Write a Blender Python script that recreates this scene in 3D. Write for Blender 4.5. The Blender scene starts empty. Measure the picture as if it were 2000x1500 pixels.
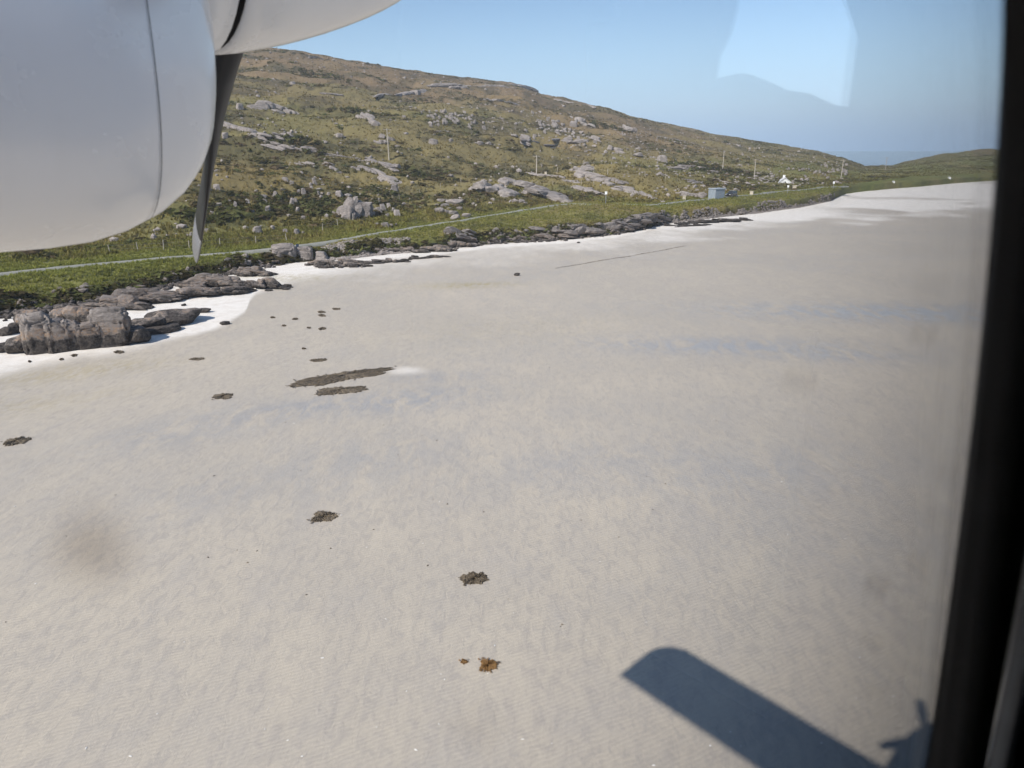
import bpy, bmesh, math, random
import numpy as np
from mathutils import Vector, Matrix

random.seed(7)
SC = bpy.context.scene
COL = SC.collection

# ------------------------------------------------------------------ camera
F, CX, CY = 1400.0, 1000.0, 750.0          # focal length / centre in the 2000 x 1500 photograph
EYE = 14.0                                  # metres above the sand
PITCH = math.atan((CY - 295.0) / F)
PSI = math.radians(45.5)                    # aircraft heading, clockwise from the view axis
cam_d = bpy.data.cameras.new('camera')
cam = bpy.data.objects.new('camera', cam_d)
COL.objects.link(cam)
cam.location = (0, 0, EYE)
cam.rotation_euler = (math.pi / 2 - PITCH, 0, 0)
cam_d.sensor_width = 36.0
cam_d.lens = 36.0 * F / 2000.0
cam_d.clip_start = 0.01
cam_d.clip_end = 90000
cam_d.dof.use_dof = True
cam_d.dof.focus_distance = 130.0
cam_d.dof.aperture_fstop = 4.4
SC.camera = cam

# ------------------------------------------------------------------ light
HX = np.array([math.sin(PSI), math.cos(PSI), 0.0])      # forward of the aircraft
LX = np.array([-math.cos(PSI), math.sin(PSI), 0.0])     # left of the aircraft
to_sun = -1.114 * HX + -0.034 * LX + np.array([0, 0, 1.0])
to_sun /= np.linalg.norm(to_sun)
SUN_EL = math.asin(to_sun[2])
SUN_AZ = math.atan2(to_sun[0], to_sun[1])               # clockwise from +Y
world = bpy.data.worlds.new('World')
SC.world = world
world.use_nodes = True
wn = world.node_tree
wn.nodes.clear()
w_out = wn.nodes.new('ShaderNodeOutputWorld')
w_bg = wn.nodes.new('ShaderNodeBackground')
w_sky = wn.nodes.new('ShaderNodeTexSky')
w_sky.sky_type = 'NISHITA'
w_sky.sun_disc = False
w_sky.sun_elevation = SUN_EL
w_sky.sun_rotation = SUN_AZ
w_sky.altitude = 0
w_sky.air_density = 1.0
w_sky.dust_density = 0.25
w_sky.ozone_density = 4.0
w_bg.inputs['Strength'].default_value = 0.11
# sea haze: the same pale band all round the horizon
w_tc = wn.nodes.new('ShaderNodeTexCoord'); w_sx = wn.nodes.new('ShaderNodeSeparateXYZ')
wn.links.new(w_tc.outputs['Generated'], w_sx.inputs[0])
def w_band(z0, z1, f0, f1, col, prev):
    mr = wn.nodes.new('ShaderNodeMapRange'); mr.interpolation_type = 'SMOOTHSTEP'
    wn.links.new(w_sx.outputs[2], mr.inputs[0])
    for i_, v_ in zip((1, 2, 3, 4), (z0, z1, f0, f1)): mr.inputs[i_].default_value = v_
    mx = wn.nodes.new('ShaderNodeMix'); mx.data_type = 'RGBA'
    wn.links.new(mr.outputs[0], mx.inputs[0]); wn.links.new(prev, mx.inputs[6]); mx.inputs[7].default_value = col + (1.0,)
    return mx.outputs[2]
w_c = w_band(0.0, 0.19, 0.88, 0.0, (3.5, 5.2, 7.4), w_sky.outputs[0])
w_c = w_band(0.0, 0.06, 0.75, 0.0, (3.1, 4.7, 7.0), w_c)
wn.links.new(w_c, w_bg.inputs[0])
wn.links.new(w_bg.outputs[0], w_out.inputs[0])
sun_d = bpy.data.lights.new('sun', 'SUN')
sun_d.energy = 4.7
sun_d.angle = math.radians(0.53)
sun_d.color = (1.0, 0.955, 0.89)
sun = bpy.data.objects.new('sun', sun_d)
COL.objects.link(sun)
sun.rotation_euler = Vector(to_sun).to_track_quat('Z', 'Y').to_euler()
sun.location = (0, 0, 60)
SC.view_settings.view_transform = 'Standard'
SC.view_settings.look = 'None'
SC.view_settings.exposure = 0.37
SC.view_settings.gamma = 1.0
SC.render.engine = 'CYCLES'
SC.cycles.use_denoising = True
SC.cycles.max_bounces = 6
SC.cycles.diffuse_bounces = 3
SC.cycles.glossy_bounces = 3
SC.cycles.volume_bounces = 0
SC.cycles.use_adaptive_sampling = True
SC.cycles.adaptive_threshold = 0.02
SC.cycles.transparent_max_bounces = 8
SC.cycles.caustics_reflective = False
SC.cycles.caustics_refractive = False

# ------------------------------------------------------------------ helpers
def ray(x, y):
    u = (x - CX) / F
    v = (CY - y) / F
    c, s = math.cos(PITCH), math.sin(PITCH)
    return np.array([u, c + v * s, -s + v * c])

def _h(ix, iy, iz, seed):
    n = (ix.astype(np.int64) * 374761393 + iy.astype(np.int64) * 668265263 + iz.astype(np.int64) * 1274126177 + seed * 974711) & 0x7fffffff
    n = ((n ^ (n >> 13)) * 1103515245 + 12345) & 0x7fffffff
    n = ((n ^ (n >> 15)) * 48271) & 0x7fffffff
    n = n ^ (n >> 11)
    return (n & 0xffff) / 32767.5 - 1.0

def noise2(x, y, seed=0):
    x = np.asarray(x, float); y = np.asarray(y, float)
    ix = np.floor(x); iy = np.floor(y)
    fx = x - ix; fy = y - iy
    ux = fx * fx * fx * (fx * (fx * 6 - 15) + 10); uy = fy * fy * fy * (fy * (fy * 6 - 15) + 10)
    z = np.zeros_like(ix)
    a = _h(ix, iy, z, seed); b = _h(ix + 1, iy, z, seed); c = _h(ix, iy + 1, z, seed); d = _h(ix + 1, iy + 1, z, seed)
    return (a * (1 - ux) + b * ux) * (1 - uy) + (c * (1 - ux) + d * ux) * uy

def fbm2(x, y, octv=4, seed=0, gain=0.5):
    t = 0.0; a = 1.0; s = 0.0
    for o in range(octv):
        k = 2.03 ** o
        t = t + a * noise2(x * k + 17.3 * o, y * k - 9.1 * o, seed + o)
        s += a; a *= gain
    return t / s

def noise3(p, seed=0):
    i = np.floor(p); f = p - i
    u = f * f * (3 - 2 * f)
    r = 0.0
    for dx in (0, 1):
        for dy in (0, 1):
            for dz in (0, 1):
                w = (u[:, 0] if dx else 1 - u[:, 0]) * (u[:, 1] if dy else 1 - u[:, 1]) * (u[:, 2] if dz else 1 - u[:, 2])
                r = r + w * _h(i[:, 0] + dx, i[:, 1] + dy, i[:, 2] + dz, seed)
    return r

def fbm3(p, octv=4, seed=0, gain=0.5):
    t = 0.0; a = 1.0; s = 0.0
    for o in range(octv):
        t = t + a * noise3(p * 2.03 ** o + 5.7 * o, seed + o)
        s += a; a *= gain
    return t / s

def sstep(a, b, x):
    t = np.clip((x - a) / (b - a), 0, 1)
    return t * t * (3 - 2 * t)

def lerp(a, b, t):
    return a + (b - a) * t

def mesh_from(name, verts, faces, smooth=False):
    me = bpy.data.meshes.new(name)
    verts = np.asarray(verts, dtype=np.float32)
    if isinstance(faces, np.ndarray):
        k = faces.shape[1]; nf = len(faces)
        me.vertices.add(len(verts)); me.vertices.foreach_set('co', verts.ravel())
        me.loops.add(nf * k); me.loops.foreach_set('vertex_index', faces.astype(np.int32).ravel())
        me.polygons.add(nf)
        me.polygons.foreach_set('loop_start', np.arange(0, nf * k, k, dtype=np.int32))
        me.polygons.foreach_set('loop_total', np.full(nf, k, dtype=np.int32))
        me.update(calc_edges=True)
        me.validate()
    else:
        me.from_pydata([tuple(map(float, v)) for v in verts], [], faces)
        me.update()
    me.polygons.foreach_set('use_smooth', np.full(len(me.polygons), bool(smooth)))
    return me

def add(name, me, mat=None, parent=None, label=None, cat=None, group=None, kind=None, loc=None, rot=None, scale=None):
    o = bpy.data.objects.new(name, me)
    COL.objects.link(o)
    if mat is not None and me is not None and len(me.materials) == 0:
        me.materials.append(mat)
    if parent is not None:
        o.parent = parent
    if loc is not None: o.location = loc
    if rot is not None: o.rotation_euler = rot
    if scale is not None: o.scale = scale
    if label: o['label'] = label
    if cat: o['category'] = cat
    if group: o['group'] = group
    if kind: o['kind'] = kind
    return o

class MB:
    """collects boxes, tubes and lofts into one mesh"""
    def __init__(self):
        self.v = []; self.f = []
    def box(self, c, s, rz=0.0, bev=0.0):
        n = len(self.v)
        cs, sn = math.cos(rz), math.sin(rz)
        hx, hy, hz = s[0] / 2, s[1] / 2, s[2] / 2
        for z in (-hz, hz):
            for x, y in ((-hx, -hy), (hx, -hy), (hx, hy), (-hx, hy)):
                self.v.append((c[0] + x * cs - y * sn, c[1] + x * sn + y * cs, c[2] + z))
        self.f += [(n, n + 3, n + 2, n + 1), (n + 4, n + 5, n + 6, n + 7), (n, n + 1, n + 5, n + 4), (n + 1, n + 2, n + 6, n + 5), (n + 2, n + 3, n + 7, n + 6), (n + 3, n, n + 4, n + 7)]
        return self
    def tube(self, p0, p1, r0, r1=None, seg=8):
        r1 = r0 if r1 is None else r1
        p0 = Vector(p0); p1 = Vector(p1)
        d = (p1 - p0).normalized()
        a = d.orthogonal().normalized(); b = d.cross(a)
        n = len(self.v)
        for p, r in ((p0, r0), (p1, r1)):
            for k in range(seg):
                t = 2 * math.pi * k / seg
                q = p + a * (r * math.cos(t)) + b * (r * math.sin(t))
                self.v.append(tuple(q))
        for k in range(seg):
            j = (k + 1) % seg
            self.f.append((n + k, n + j, n + seg + j, n + seg + k))
        self.f.append(tuple(n + k for k in reversed(range(seg))))
        self.f.append(tuple(n + seg + k for k in range(seg)))
        return self
    def prism(self, poly, axis, a, b):
        """extrude a 2D polygon along axis 'x','y' or 'z' from a to b"""
        n = len(self.v); m = len(poly)
        for t in (a, b):
            for (p, q) in poly:
                self.v.append({'x': (t, p, q), 'y': (p, t, q), 'z': (p, q, t)}[axis])
        self.f.append(tuple(n + k for k in range(m)))
        self.f.append(tuple(n + m + k for k in reversed(range(m))))
        for k in range(m):
            j = (k + 1) % m
            self.f.append((n + k, n + m + k, n + m + j, n + j))
        return self
    def loft(self, rings, cap=(True, True), closed=True):
        n = len(self.v); m = len(rings[0])
        for r in rings:
            self.v += [tuple(q) for q in r]
        for i in range(len(rings) - 1):
            for k in range(m if closed else m - 1):
                j = (k + 1) % m
                self.f.append((n + i * m + k, n + i * m + j, n + (i + 1) * m + j, n + (i + 1) * m + k))
        if cap[0]: self.f.append(tuple(n + k for k in reversed(range(m))))
        if cap[1]: self.f.append(tuple(n + (len(rings) - 1) * m + k for k in range(m)))
        return self
    def mesh(self, name, smooth=False, fix=True):
        me = bpy.data.meshes.new(name)
        me.from_pydata(self.v, [], self.f)
        me.update()
        if fix:
            bm = bmesh.new(); bm.from_mesh(me)
            bmesh.ops.recalc_face_normals(bm, faces=bm.faces)
            bm.to_mesh(me); bm.free()
        me.polygons.foreach_set('use_smooth', [smooth] * len(me.polygons))
        return me

ORD = ['leftmost', 'second from left', 'third from left', 'fourth from left', 'fifth from left', 'sixth from left', 'seventh from left', 'eighth from left', 'ninth from left', 'tenth from left', 'eleventh from left', 'twelfth from left', 'thirteenth from left']
def in_row(lst, what):
    """number a few look-alikes from the left"""
    n = len(lst); out = []
    for i, q in enumerate(sorted(lst)):
        o_ = ORD[i] if i <= (n - 1) // 2 else ('rightmost' if i == n - 1 else ORD[n - 1 - i].replace('left', 'right'))
        out.append(tuple(q) + (o_ + ' of ' + what,))
    return out

# ------------------------------------------------------------------ material helpers
class NT:
    def __init__(self, name):
        self.m = bpy.data.materials.new(name); self.m.use_nodes = True
        self.t = self.m.node_tree; self.t.nodes.clear()
        self.out = self.n('ShaderNodeOutputMaterial')
    def n(self, typ, **kw):
        q = self.t.nodes.new(typ)
        for k, v in kw.items():
            setattr(q, k, v)
        return q
    def l(self, a, b):
        self.t.links.new(a, b)
    def set(self, sock, v):
        if hasattr(v, 'is_output') or isinstance(v, bpy.types.NodeSocket): self.l(v, sock)
        else: sock.default_value = v
    def noise(self, vec, scale, detail=4, rough=0.55, dist=0.0):
        q = self.n('ShaderNodeTexNoise')
        q.inputs['Scale'].default_value = scale; q.inputs['Detail'].default_value = detail
        q.inputs['Roughness'].default_value = rough; q.inputs['Distortion'].default_value = dist
        if vec is not None: self.l(vec, q.inputs['Vector'])
        return q.outputs['Fac']
    def ramp(self, fac, lo, hi, a=0.0, b=1.0):
        q = self.n('ShaderNodeMapRange'); q.interpolation_type = 'SMOOTHSTEP'
        self.l(fac, q.inputs[0]); q.inputs[1].default_value = lo; q.inputs[2].default_value = hi
        q.inputs[3].default_value = a; q.inputs[4].default_value = b
        return q.outputs[0]
    def mix(self, fac, a, b, mode='MIX'):
        q = self.n('ShaderNodeMix'); q.data_type = 'RGBA'; q.blend_type = mode; q.clamp_factor = True
        self.set(q.inputs[0], fac)
        for s, v in ((q.inputs[6], a), (q.inputs[7], b)):
            if isinstance(v, tuple): v = (v[0], v[1], v[2], 1.0)
            self.set(s, v)
        return q.outputs[2]
    def math(self, op, a, b=0.0):
        q = self.n('ShaderNodeMath'); q.operation = op
        self.set(q.inputs[0], a); self.set(q.inputs[1], b)
        return q.outputs[0]
    def coord(self, kind='Object'):
        return self.n('ShaderNodeTexCoord').outputs[kind]
    def geo(self, kind='Position'):
        return self.n('ShaderNodeNewGeometry').outputs[kind]
    def mapping(self, vec, scale=(1, 1, 1), rot=(0, 0, 0)):
        q = self.n('ShaderNodeMapping'); self.l(vec, q.inputs[0])
        q.inputs['Scale'].default_value = scale; q.inputs['Rotation'].default_value = rot
        return q.outputs[0]
    def attr(self, name, out='Fac'):
        q = self.n('ShaderNodeAttribute'); q.attribute_name = name
        return q.outputs[out]
    def bump(self, height, strength=0.5, dist=0.1, normal=None):
        q = self.n('ShaderNodeBump'); q.inputs['Strength'].default_value = strength; q.inputs['Distance'].default_value = dist
        self.l(height, q.inputs['Height'])
        if normal is not None: self.l(normal, q.inputs['Normal'])
        return q.outputs[0]
    def bsdf(self, color, rough=0.8, normal=None, spec=0.3, metal=0.0, coat=0.0):
        q = self.n('ShaderNodeBsdfPrincipled')
        if isinstance(color, tuple): color = (color[0], color[1], color[2], 1.0)
        self.set(q.inputs['Base Color'], color); self.set(q.inputs['Roughness'], rough)
        self.set(q.inputs['Specular IOR Level'], spec); q.inputs['Metallic'].default_value = metal
        q.inputs['Coat Weight'].default_value = coat; q.inputs['Coat Roughness'].default_value = 0.05
        if normal is not None: self.l(normal, q.inputs['Normal'])
        self.l(q.outputs[0], self.out.inputs[0])
        return q

def plain(name, col, rough=0.6, var=0.12, scale=3.0, spec=0.35, metal=0.0, coat=0.0, bump=0.0):
    k = NT(name)
    co = k.coord('Object')
    nz = k.noise(co, scale, 5, 0.6)
    dark = tuple(c * (1 - var) for c in col); lite = tuple(min(1, c * (1 + var)) for c in col)
    c = k.mix(k.ramp(nz, 0.3, 0.7), dark, lite)
    nrm = k.bump(nz, bump, 0.02) if bump else None
    k.bsdf(c, rough, nrm, spec, metal, coat)
    return k.m

M = {}
# ------------------------------------------------------------------ terrain model
def poly_to_polar(pts, zf):
    a = []
    for (x, y) in pts:
        d = ray(x, y)
        z = zf(x) if callable(zf) else zf
        t = (z - EYE) / d[2]
        a.append((math.degrees(math.atan2(d[0], d[1])), t * math.hypot(d[0], d[1])))
    return a

SHORE_PX = [(0, 612), (60, 604), (130, 596), (200, 586), (300, 562), (370, 550), (450, 532), (520, 518), (560, 514), (620, 508), (690, 502), (760, 494), (850, 488), (900, 481), (960, 475), (1100, 467), (1200, 457), (1260, 446), (1300, 436), (1400, 424), (1480, 415), (1560, 405), (1620, 393), (1650, 379), (1700, 372), (1800, 364), (1900, 355), (1960, 352), (2100, 345)]
_sp = poly_to_polar(SHORE_PX, 0.5)
SH = [(-180, 520), (-120, 480), (-100, 300), (-80, 110), (-60, 70), (-46, 66)] + _sp + [(45, 620), (60, 640), (180, 520)]
ROAD_PX = [(-160, 552), (0, 537), (130, 522), (330, 505), (430, 497), (560, 484), (690, 466), (800, 447), (900, 432), (1000, 415), (1110, 398), (1190, 402), (1270, 402), (1400, 388), (1480, 380), (1600, 368), (1660, 362)]
def road_z(x):
    return float(np.interp(x, [0, 500, 800, 1100, 1700], [2.1, 1.9, 2.5, 3.2, 3.3]))
_rp = poly_to_polar(ROAD_PX, road_z)
RDZ = [(a, road_z(x)) for (a, r), (x, y) in zip(_rp, ROAD_PX)]
RD = [(-75, 92)] + _rp + [(28, 352), (33, 445), (45, 640), (60, 660)]
RDZ = [(-75, 2.1)] + RDZ + [(28, 3.3), (33, 3.3), (60, 3.3)]
RIDGE_PX = [((-400, 60), 400), ((0, 72), 420), ((420, 92), 440), ((500, 93), 445), ((560, 95), 450), ((690, 117), 455), ((800, 137), 460), ((840, 141), 462), ((900, 150), 470), ((1000, 160), 480), ((1020, 166), 480), ((1060, 184), 482), ((1100, 191), 484), ((1130, 199), 485), ((1200, 215), 485), ((1230, 226), 485), ((1300, 240), 490), ((1400, 262), 500), ((1500, 278), 520), ((1600, 295), 545), ((1650, 310), 560), ((1690, 324), 585), ((1740, 323), 610), ((1775, 314), 630), ((1800, 308), 640), ((1850, 299), 660), ((1900, 294), 680), ((1930, 291), 690), ((1960, 292), 700), ((2100, 298), 740)]
RG, RGZ = [(-75, 380)], [(-75, 55)]
for (q, r_) in RIDGE_PX:
    d_ = ray(*q)
    a_ = math.degrees(math.atan2(d_[0], d_[1]))
    RG.append((a_, r_)); RGZ.append((a_, EYE + r_ * d_[2] / math.hypot(d_[0], d_[1])))
RG.append((60, 780)); RGZ.append((60, 14))
def itp(tab, x):
    return np.interp(x, [q[0] for q in tab], [q[1] for q in tab])

def polar(X, Y):
    return np.degrees(np.arctan2(X, Y)), np.hypot(X, Y)

def sand_z(X, Y):
    ph, r = polar(X, Y)
    s = r - itp(SH, ph)
    z = 0.5 * sstep(-32, 0, s) + 0.03 * noise2(X * 0.22, Y * 0.22, 3) + 0.05 * noise2(X * 0.06, Y * 0.06, 4)
    return z - 0.08

def terrain_z(X, Y, fine=True):
    ph, r = polar(X, Y)
    rs = itp(SH, ph); rr = itp(RD, ph); zr = itp(RDZ, ph); rg = itp(RG, ph); zg = itp(RGZ, ph)
    s = r - rs + 0.9 * noise2(X * 0.35, Y * 0.35, 11) + 0.5 * noise2(X * 0.9, Y * 0.9, 12)
    w = np.maximum(rr - rs, 6.0)
    zb = 0.5 + 0.72 * (zr - 0.5)
    bw = np.minimum(2.6, w * 0.4)
    z = 0.5 + (zb - 0.5) * sstep(0, 1, s / bw)
    z = z + (zr - zb) * np.clip((s - bw) / (w - bw - 1.5), 0, 1)
    # knoll that hides the road
    z = z + 0.95 * np.exp(-((ph - 7.6) / 2.7) ** 2) * np.exp(-((r - 143) / 9.0) ** 2)
    # old field bank close to the left edge
    z = z + 0.45 * np.exp(-((s - 7.5) / 1.2) ** 2) * sstep(-24, -30, ph)
    z = np.where(s < 0, 0.5 + 0.35 * s, z)
    L = np.maximum(rg - rr - 3, 20)
    t = np.clip((r - rr - 3) / L, 0, 1.0)
    g = 0.42 * t + 0.58 * t ** 1.5
    z = z + (zg - zr) * g
    hill = sstep(0.0, 0.12, t) * (1 - sstep(0.86, 1.0, t))
    amp = np.clip((zg - zr) / 40, 0.12, 1.0)
    # benches that run down to the right, hollows and knolls
    xr = X * 0.94 + Y * 0.34; yr = -X * 0.34 + Y * 0.94
    b = np.abs(fbm2(xr * 0.008 + 3, yr * 0.028, 3, 21))
    z = z + hill * amp * (7.5 * (0.33 - b) + 3.2 * fbm2(X * 0.03, Y * 0.03, 3, 31))
    veg = sstep(0.5, 3.0, s) * (0.25 + 0.75 * sstep(2.2, 5.0, np.abs(r - rr)))
    z = z + veg * (0.38 * fbm2(X * 0.16, Y * 0.16, 2, 41))
    z = z + 0.6 * sstep(0.3, 1.0, t) * fbm2(X * 0.12, Y * 0.12, 2, 43)
    if fine:
        z = z + veg * (0.2 * fbm2(X * 0.55, Y * 0.55, 2, 51))
    z = np.where(r > rg, z - (r - rg) * 0.22, z)
    return np.maximum(z, -4.0)

def surf_z(X, Y):
    return np.maximum(sand_z(X, Y), terrain_z(X, Y))

_T = np.concatenate([np.arange(8, 300, 1.2), np.arange(300, 900, 2.4)])
def hit(x, y):
    """the place on the ground that the photograph shows at pixel x, y"""
    d = ray(x, y); d = d / math.hypot(d[0], d[1])
    T = _T
    for step in (0, 1):
        X = d[0] * T; Y = d[1] * T; Z = EYE + d[2] * T
        under = np.nonzero(Z < surf_z(X, Y))[0]
        if not len(under):                      # the ray clears the skyline: take the crest below it
            ph = math.degrees(math.atan2(d[0], d[1])); r = float(itp(RG, ph)) - 3
            return np.array([d[0] * r, d[1] * r, ground(d[0] * r, d[1] * r)])
        k = under[0]
        if step == 0: T = np.arange(T[max(k - 1, 0)], T[k] + 0.17, 0.08)
    return np.array([X[k], Y[k], float(surf_z(X[k:k + 1], Y[k:k + 1])[0])])

def ground(X, Y):
    return float(surf_z(np.array([X]), np.array([Y]))[0])

PAL = {k: np.array(v) for k, v in dict(straw=(0.27, 0.205, 0.085), olive=(0.19, 0.155, 0.068), green=(0.17, 0.175, 0.055), lush=(0.16, 0.19, 0.048), brown=(0.185, 0.130, 0.082), heather=(0.095, 0.076, 0.052), dark=(0.034, 0.034, 0.017), peat=(0.045, 0.032, 0.020)).items()}
GREEN_SPOTS = []
def veg_color(X, Y):
    ph, r = polar(X, Y)
    rs = itp(SH, ph); rr = itp(RD, ph); rg = itp(RG, ph)
    s = r - rs
    t = np.clip((r - rr) / np.maximum(rg - rr, 20), 0, 1)
    n1 = fbm2(X * 0.02, Y * 0.02, 3, 61); n2 = fbm2(X * 0.09, Y * 0.09, 3, 62); n3 = fbm2(X * 0.5, Y * 0.5, 3, 63)
    P = PAL
    def mx(a, b, f): return a * (1 - f[..., None]) + b * f[..., None]
    c = np.zeros(X.shape + (3,)) + P['olive']
    c = mx(c, P['straw'], np.clip(sstep(-0.3, 0.4, n1 + 0.4 * n2) * 0.85, 0, 1))
    c = mx(c, P['brown'], sstep(0.25, 0.8, t + 0.35 * n1 + 0.2 * n2) * 0.8)
    xr = X * 0.94 + Y * 0.34; yr = -X * 0.34 + Y * 0.94
    kb = fbm2(xr * 0.03, yr * 0.09, 3, 91) + 0.4 * fbm2(X * 0.25, Y * 0.25, 2, 92)
    c = mx(c, P['dark'] * 1.6, sstep(0.12, 0.4, kb) * 0.6 * sstep(6, 16, r - rr))
    n0 = fbm2(X * 0.009 + 4, Y * 0.013, 2, 64)
    c = mx(c, P['green'] * np.array([0.95, 0.95, 1.0]), sstep(0.1, 0.5, n0 + 0.35 * n2) * 0.3)
    c = mx(c, P['straw'] * np.array([1.02, 0.94, 0.9]), sstep(0.1, 0.55, -n0 + 0.4 * n2) * 0.5)
    c = mx(c, P['heather'], sstep(0.05, 0.45, n2 + 0.5 * n3 + 0.25 * (t - 0.5)) * 0.6)
    gr = np.exp(-((r - rr) / 7.0) ** 2) * 0.85 + sstep(12, 22, ph) * 0.6 * (1 - 0.5 * sstep(0.35, 0.8, t)) + sstep(-20, -27, ph) * sstep(22, 8, s) * 0.75
    gr = gr + sstep(24, 27, ph) * 0.35
    gr = gr + sstep(5, 9, ph) * np.exp(-((t - 0.33) / 0.12) ** 2) * 0.5
    c = mx(c, P['green'], np.clip(gr * (0.75 + 0.9 * n2), 0, 0.95))
    c = mx(c, P['lush'], np.clip(np.exp(-((r - rr) / 3.6) ** 2) * (0.7 + n2) + sstep(0.15, 0.5, n1 - 0.4 * n3) * sstep(25, 6, s) * 0.4, 0, 0.8))
    c = mx(c, P['green'], np.exp(-(t / 0.16) ** 2) * np.clip(0.38 + 0.9 * n2, 0, 0.7) * sstep(-1, 2, s))
    c = mx(c, P['dark'], sstep(0.22, 0.5, n3 + 0.55 * n2) * 0.55)
    # bare peat and soil at the edge of the turf
    c = mx(c, P['peat'], sstep(2.2, 0.4, s + 0.8 * n3) * 0.9 * sstep(25, 20, ph))
    c = c * (1 + 0.28 * n3)[..., None]
    return np.clip(c, 0.01, 0.6)

def set_attr(me, name, arr, kind='FLOAT'):
    a = me.attributes.new(name, kind, 'POINT')
    if kind == 'FLOAT':
        a.data.foreach_set('value', np.asarray(arr, np.float32).ravel())
    else:
        q = np.ones((len(arr), 4), np.float32); q[:, :3] = arr
        a.data.foreach_set('color', q.ravel())

def grid_faces(nr, nc, wrap=False):
    i = np.arange(nr - 1)[:, None]; j = np.arange(nc if wrap else nc - 1)[None, :]
    j2 = (j + 1) % nc
    return np.stack([i * nc + j, i * nc + j2, (i + 1) * nc + j2, (i + 1) * nc + j], -1).reshape(-1, 4)

# ---- sand
def mat_sand():
    k = NT('sand')
    pos = k.geo('Position')
    dry = k.attr('dry'); wet = k.attr('wet'); film = k.attr('film')
    # mottling runs along the drainage direction
    mp = k.mapping(pos, (1.0, 0.45, 1.0), (0, 0, math.radians(-38)))
    m1 = k.noise(mp, 3.4, 7, 0.72, 0.6)
    m2 = k.noise(mp, 0.55, 6, 0.62, 0.4)
    m3 = k.noise(pos, 0.05, 3, 0.5)
    gr = k.noise(pos, 26.0, 3, 0.7)
    base = k.mix(k.ramp(m3, 0.35, 0.65), (0.431, 0.380, 0.310), (0.468, 0.409, 0.328))
    base = k.mix(k.math('MULTIPLY', k.ramp(m1, 0.44, 0.64), 0.7), base, (0.348, 0.312, 0.270))
    m4 = k.noise(mp, 7.0, 4, 0.65, 0.3)
    base = k.mix(k.math('MULTIPLY', k.ramp(m4, 0.5, 0.7), 0.35), base, (0.345, 0.308, 0.27))
    base = k.mix(k.math('MULTIPLY', k.ramp(m2, 0.45, 0.7), 0.35), base, (0.385, 0.35, 0.31))
    base = k.mix(k.math('MULTIPLY', k.ramp(m2, 0.5, 0.3), 0.3), base, (0.505, 0.44, 0.345))
    wn_ = k.math('MULTIPLY', wet, k.ramp(k.noise(mp, 0.9, 5, 0.65, 0.5), 0.34, 0.58))
    base = k.mix(k.math('MULTIPLY', wn_, 0.55), base, (0.295, 0.295, 0.30))
    dn = k.math('ADD', dry, k.math('MULTIPLY', k.math('SUBTRACT', k.noise(mp, 0.7, 5, 0.6), 0.5), 0.35))
    dn = k.math('MULTIPLY', k.ramp(dn, 0.15, 0.85), k.ramp(dry, 0.02, 0.25))
    white = k.mix(k.ramp(k.noise(pos, 1.1, 5, 0.65), 0.35, 0.7), (0.78, 0.73, 0.66), (0.69, 0.63, 0.55))
    base = k.mix(dn, base, white)
    fm = k.math('MULTIPLY', film, k.ramp(k.noise(mp, 2.0, 5, 0.7), 0.35, 0.65))
    base = k.mix(fm, base, (0.33, 0.27, 0.13))
    base = k.mix(k.math('MULTIPLY', k.ramp(gr, 0.62, 0.8), 0.22), base, (0.27, 0.24, 0.2))
    wv = k.n('ShaderNodeTexWave'); wv.wave_type = 'BANDS'; wv.bands_direction = 'X'
    wv.inputs['Scale'].default_value = 2.1; wv.inputs['Distortion'].default_value = 5.0
    wv.inputs['Detail'].default_value = 3.0; wv.inputs['Detail Scale'].default_value = 0.8
    k.l(k.mapping(pos, (1, 1, 1), (0, 0, math.radians(62))), wv.inputs[0])
    base = k.mix(k.math('MULTIPLY', k.ramp(wv.outputs['Fac'], 0.35, 0.0), k.ramp(m2, 0.3, 0.6, 0.01, 0.10)), base, (0.26, 0.235, 0.21))
    b1 = k.bump(wv.outputs['Fac'], 0.4, 0.012)
    b2 = k.bump(m1, 0.5, 0.06, b1)
    b3 = k.bump(gr, 0.15, 0.01, b2)
    rough = k.ramp(wn_, 0.0, 1.0, 0.75, 0.30)
    q = k.bsdf(base, rough, b3, 0.35)
    return k.m
M['sand'] = mat_sand()

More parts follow.
